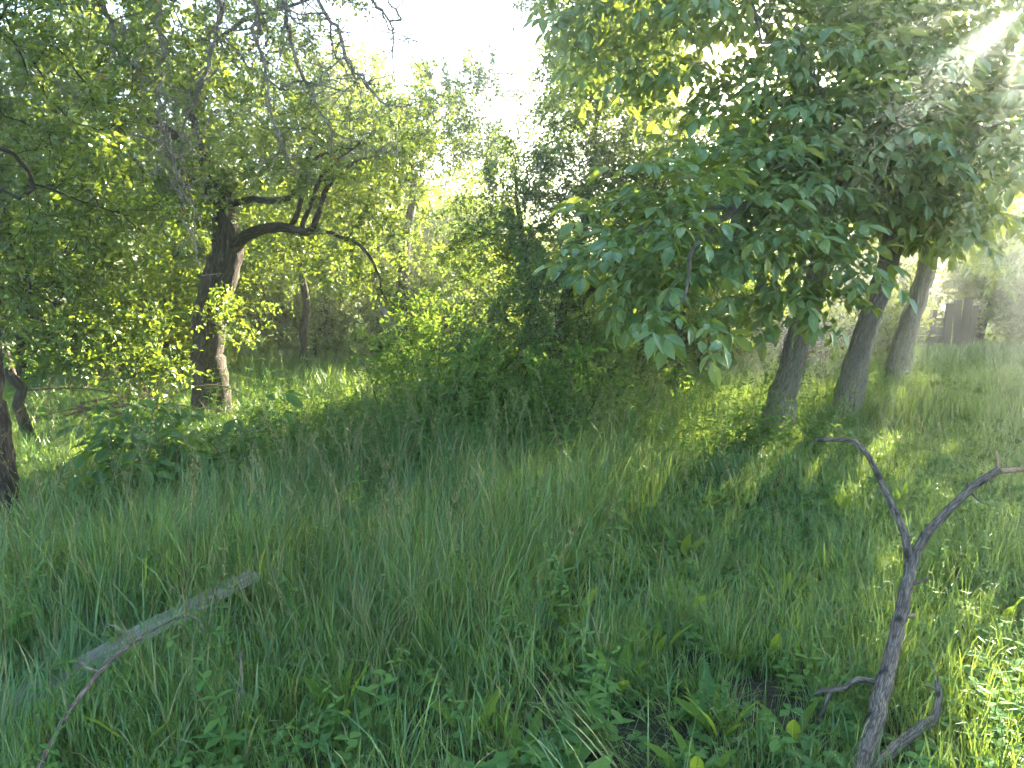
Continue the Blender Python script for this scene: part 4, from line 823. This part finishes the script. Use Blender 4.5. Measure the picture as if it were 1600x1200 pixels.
# broken pale limb on the apple tree behind: a torn, bleached stub hanging beside the trunk
limbs_thing('broken_limb', 'bleached broken limb leaning on the slim apple trunk in the middle distance', 'branch', [('stem', [(-2.2, 13.75, .9), (-2.35, 13.72, 1.15), (-2.5, 13.72, 1.35), (-2.52, 13.72, 1.5)], [.05, .045, .04, .02], 'plank', .1), ('splinter', [(-2.42, 13.72, 1.28), (-2.36, 13.72, 1.52)], [.02, .008], 'plank', .1)], 'plank', 8)

# ------------------------------------------------------------------ brick pillar behind the nearest walnut
def box_mesh(name, m, sx, sy, sz, j, seed):
    r = np.random.default_rng(seed); mb = MB(); b = .006; vs = []
    for z in (-1, 1):
        for y_ in (-1, 1):
            for x_ in (-1, 1): vs.append((x_ * sx / 2 + r.normal() * j, y_ * sy / 2 + r.normal() * j, z * sz / 2 + r.normal() * j))
    mb.add(vs, [(0, 2, 3, 1), (4, 5, 7, 6), (0, 1, 5, 4), (2, 6, 7, 3), (0, 4, 6, 2), (1, 3, 7, 5)]); return mb.mesh(name, m)
def pillar():
    o = thing('brick_pillar', 'crumbling old brick pillar, pinkish and sunlit, behind the nearest walnut trunk', 'pillar', (5.08, 12.6, 0), R(-28))
    hs = [box_mesh('brick', M['brick'], .235, .112, .062, .0045, 600 + i) for i in range(4)]
    mb = MB(); mb.add([(x * .212, y * .212, z) for z in (-.05, .98) for y in (-1, 1) for x in (-1, 1)], [(0, 2, 3, 1), (4, 5, 7, 6), (0, 1, 5, 4), (2, 6, 7, 3), (0, 4, 6, 2), (1, 3, 7, 5)]); link('mortar_core', mb.mesh('mortar_core', M['mortar']), o)
    for c in range(14):
        z = .035 + c * .073
        for s in range(4):
            a = s * math.pi / 2
            for q in (-1, 1):
                if c == 13 and random.random() < .4: continue
                off = q * .122 + (.06 if c % 2 else -.06); bk = link('brick', hs[random.randrange(4)], o)
                if abs(off) > .19: off = math.copysign(.12, off)
                bk.location = (math.cos(a) * off - math.sin(a) * .168, math.sin(a) * off + math.cos(a) * .168, z); bk.rotation_euler = (random.gauss(0, .012), random.gauss(0, .012), a + random.gauss(0, .015))
pillar()

# ------------------------------------------------------------------ tumbledown wooden fence at the far end
def fence():
    o = thing('wooden_fence', 'dark tumbledown wooden board fence with upright planks at the far end of the grass', 'fence', (9.95, 18, 0))
    def b(nm, x, z, sx, sz, y=0, rz=0, seed=0, sy=.035):
        e = link(nm, box_mesh(nm, M['old_board'], sx, sy, sz, .006, seed), o); e.location = (x, y, z); e.rotation_euler = (0, rz, 0)
    for i, (z, rz) in enumerate([(.12, .01), (.34, -.015), (.57, .01), (.80, .03)]): b('board', -.6 + .02 * i, z, 2.5, .19, 0, rz, 700 + i)
    for i, x in enumerate((-1.7, -.75, .3)): b('post', x, .52, .11, 1.1, .08, .02 * i, 720 + i, .11)
    for i, (x, h, w, rz) in enumerate([(.62, 1.25, .2, .02), (.83, 1.34, .17, -.03), (1.03, 1.4, .2, .05), (1.2, 1.2, .13, .09)]): b('upright_plank', x, h / 2 - .03, w, h, -.03 - .01 * i, rz, 740 + i)
    b('leaning_board', -.5, .95, 1.4, .14, -.09, .28, 760)
fence()

# ------------------------------------------------------------------ air volume added to imitate lens glare near the sun
def glare_haze():
    mb = MB(); x0, x1, y0, y1, z0, z1 = -44, 46, -6, 44, -1.2, 12.5
    mb.add([(x, y, z) for z in (z0, z1) for y in (y0, y1) for x in (x0, x1)], [(0, 2, 3, 1), (4, 5, 7, 6), (0, 1, 5, 4), (2, 6, 7, 3), (0, 4, 6, 2), (1, 3, 7, 5)])
    m, N, L = mat('glare_volume'); out = N.new('ShaderNodeOutputMaterial'); v = N.new('ShaderNodeVolumePrincipled')
    v.inputs['Color'].default_value = (.86, .93, 1, 1); v.inputs['Density'].default_value = 0.008; v.inputs['Anisotropy'].default_value = 0.88
    L.new(v.outputs[0], out.inputs['Volume'])
    o = link('glare_haze', mb.mesh('glare_haze', m)); tag(o, 'thin scattering volume added in the orchard air to imitate lens glare', 'glare_haze', kind='stuff')
GLARE_HAZE = True
if GLARE_HAZE: glare_haze()
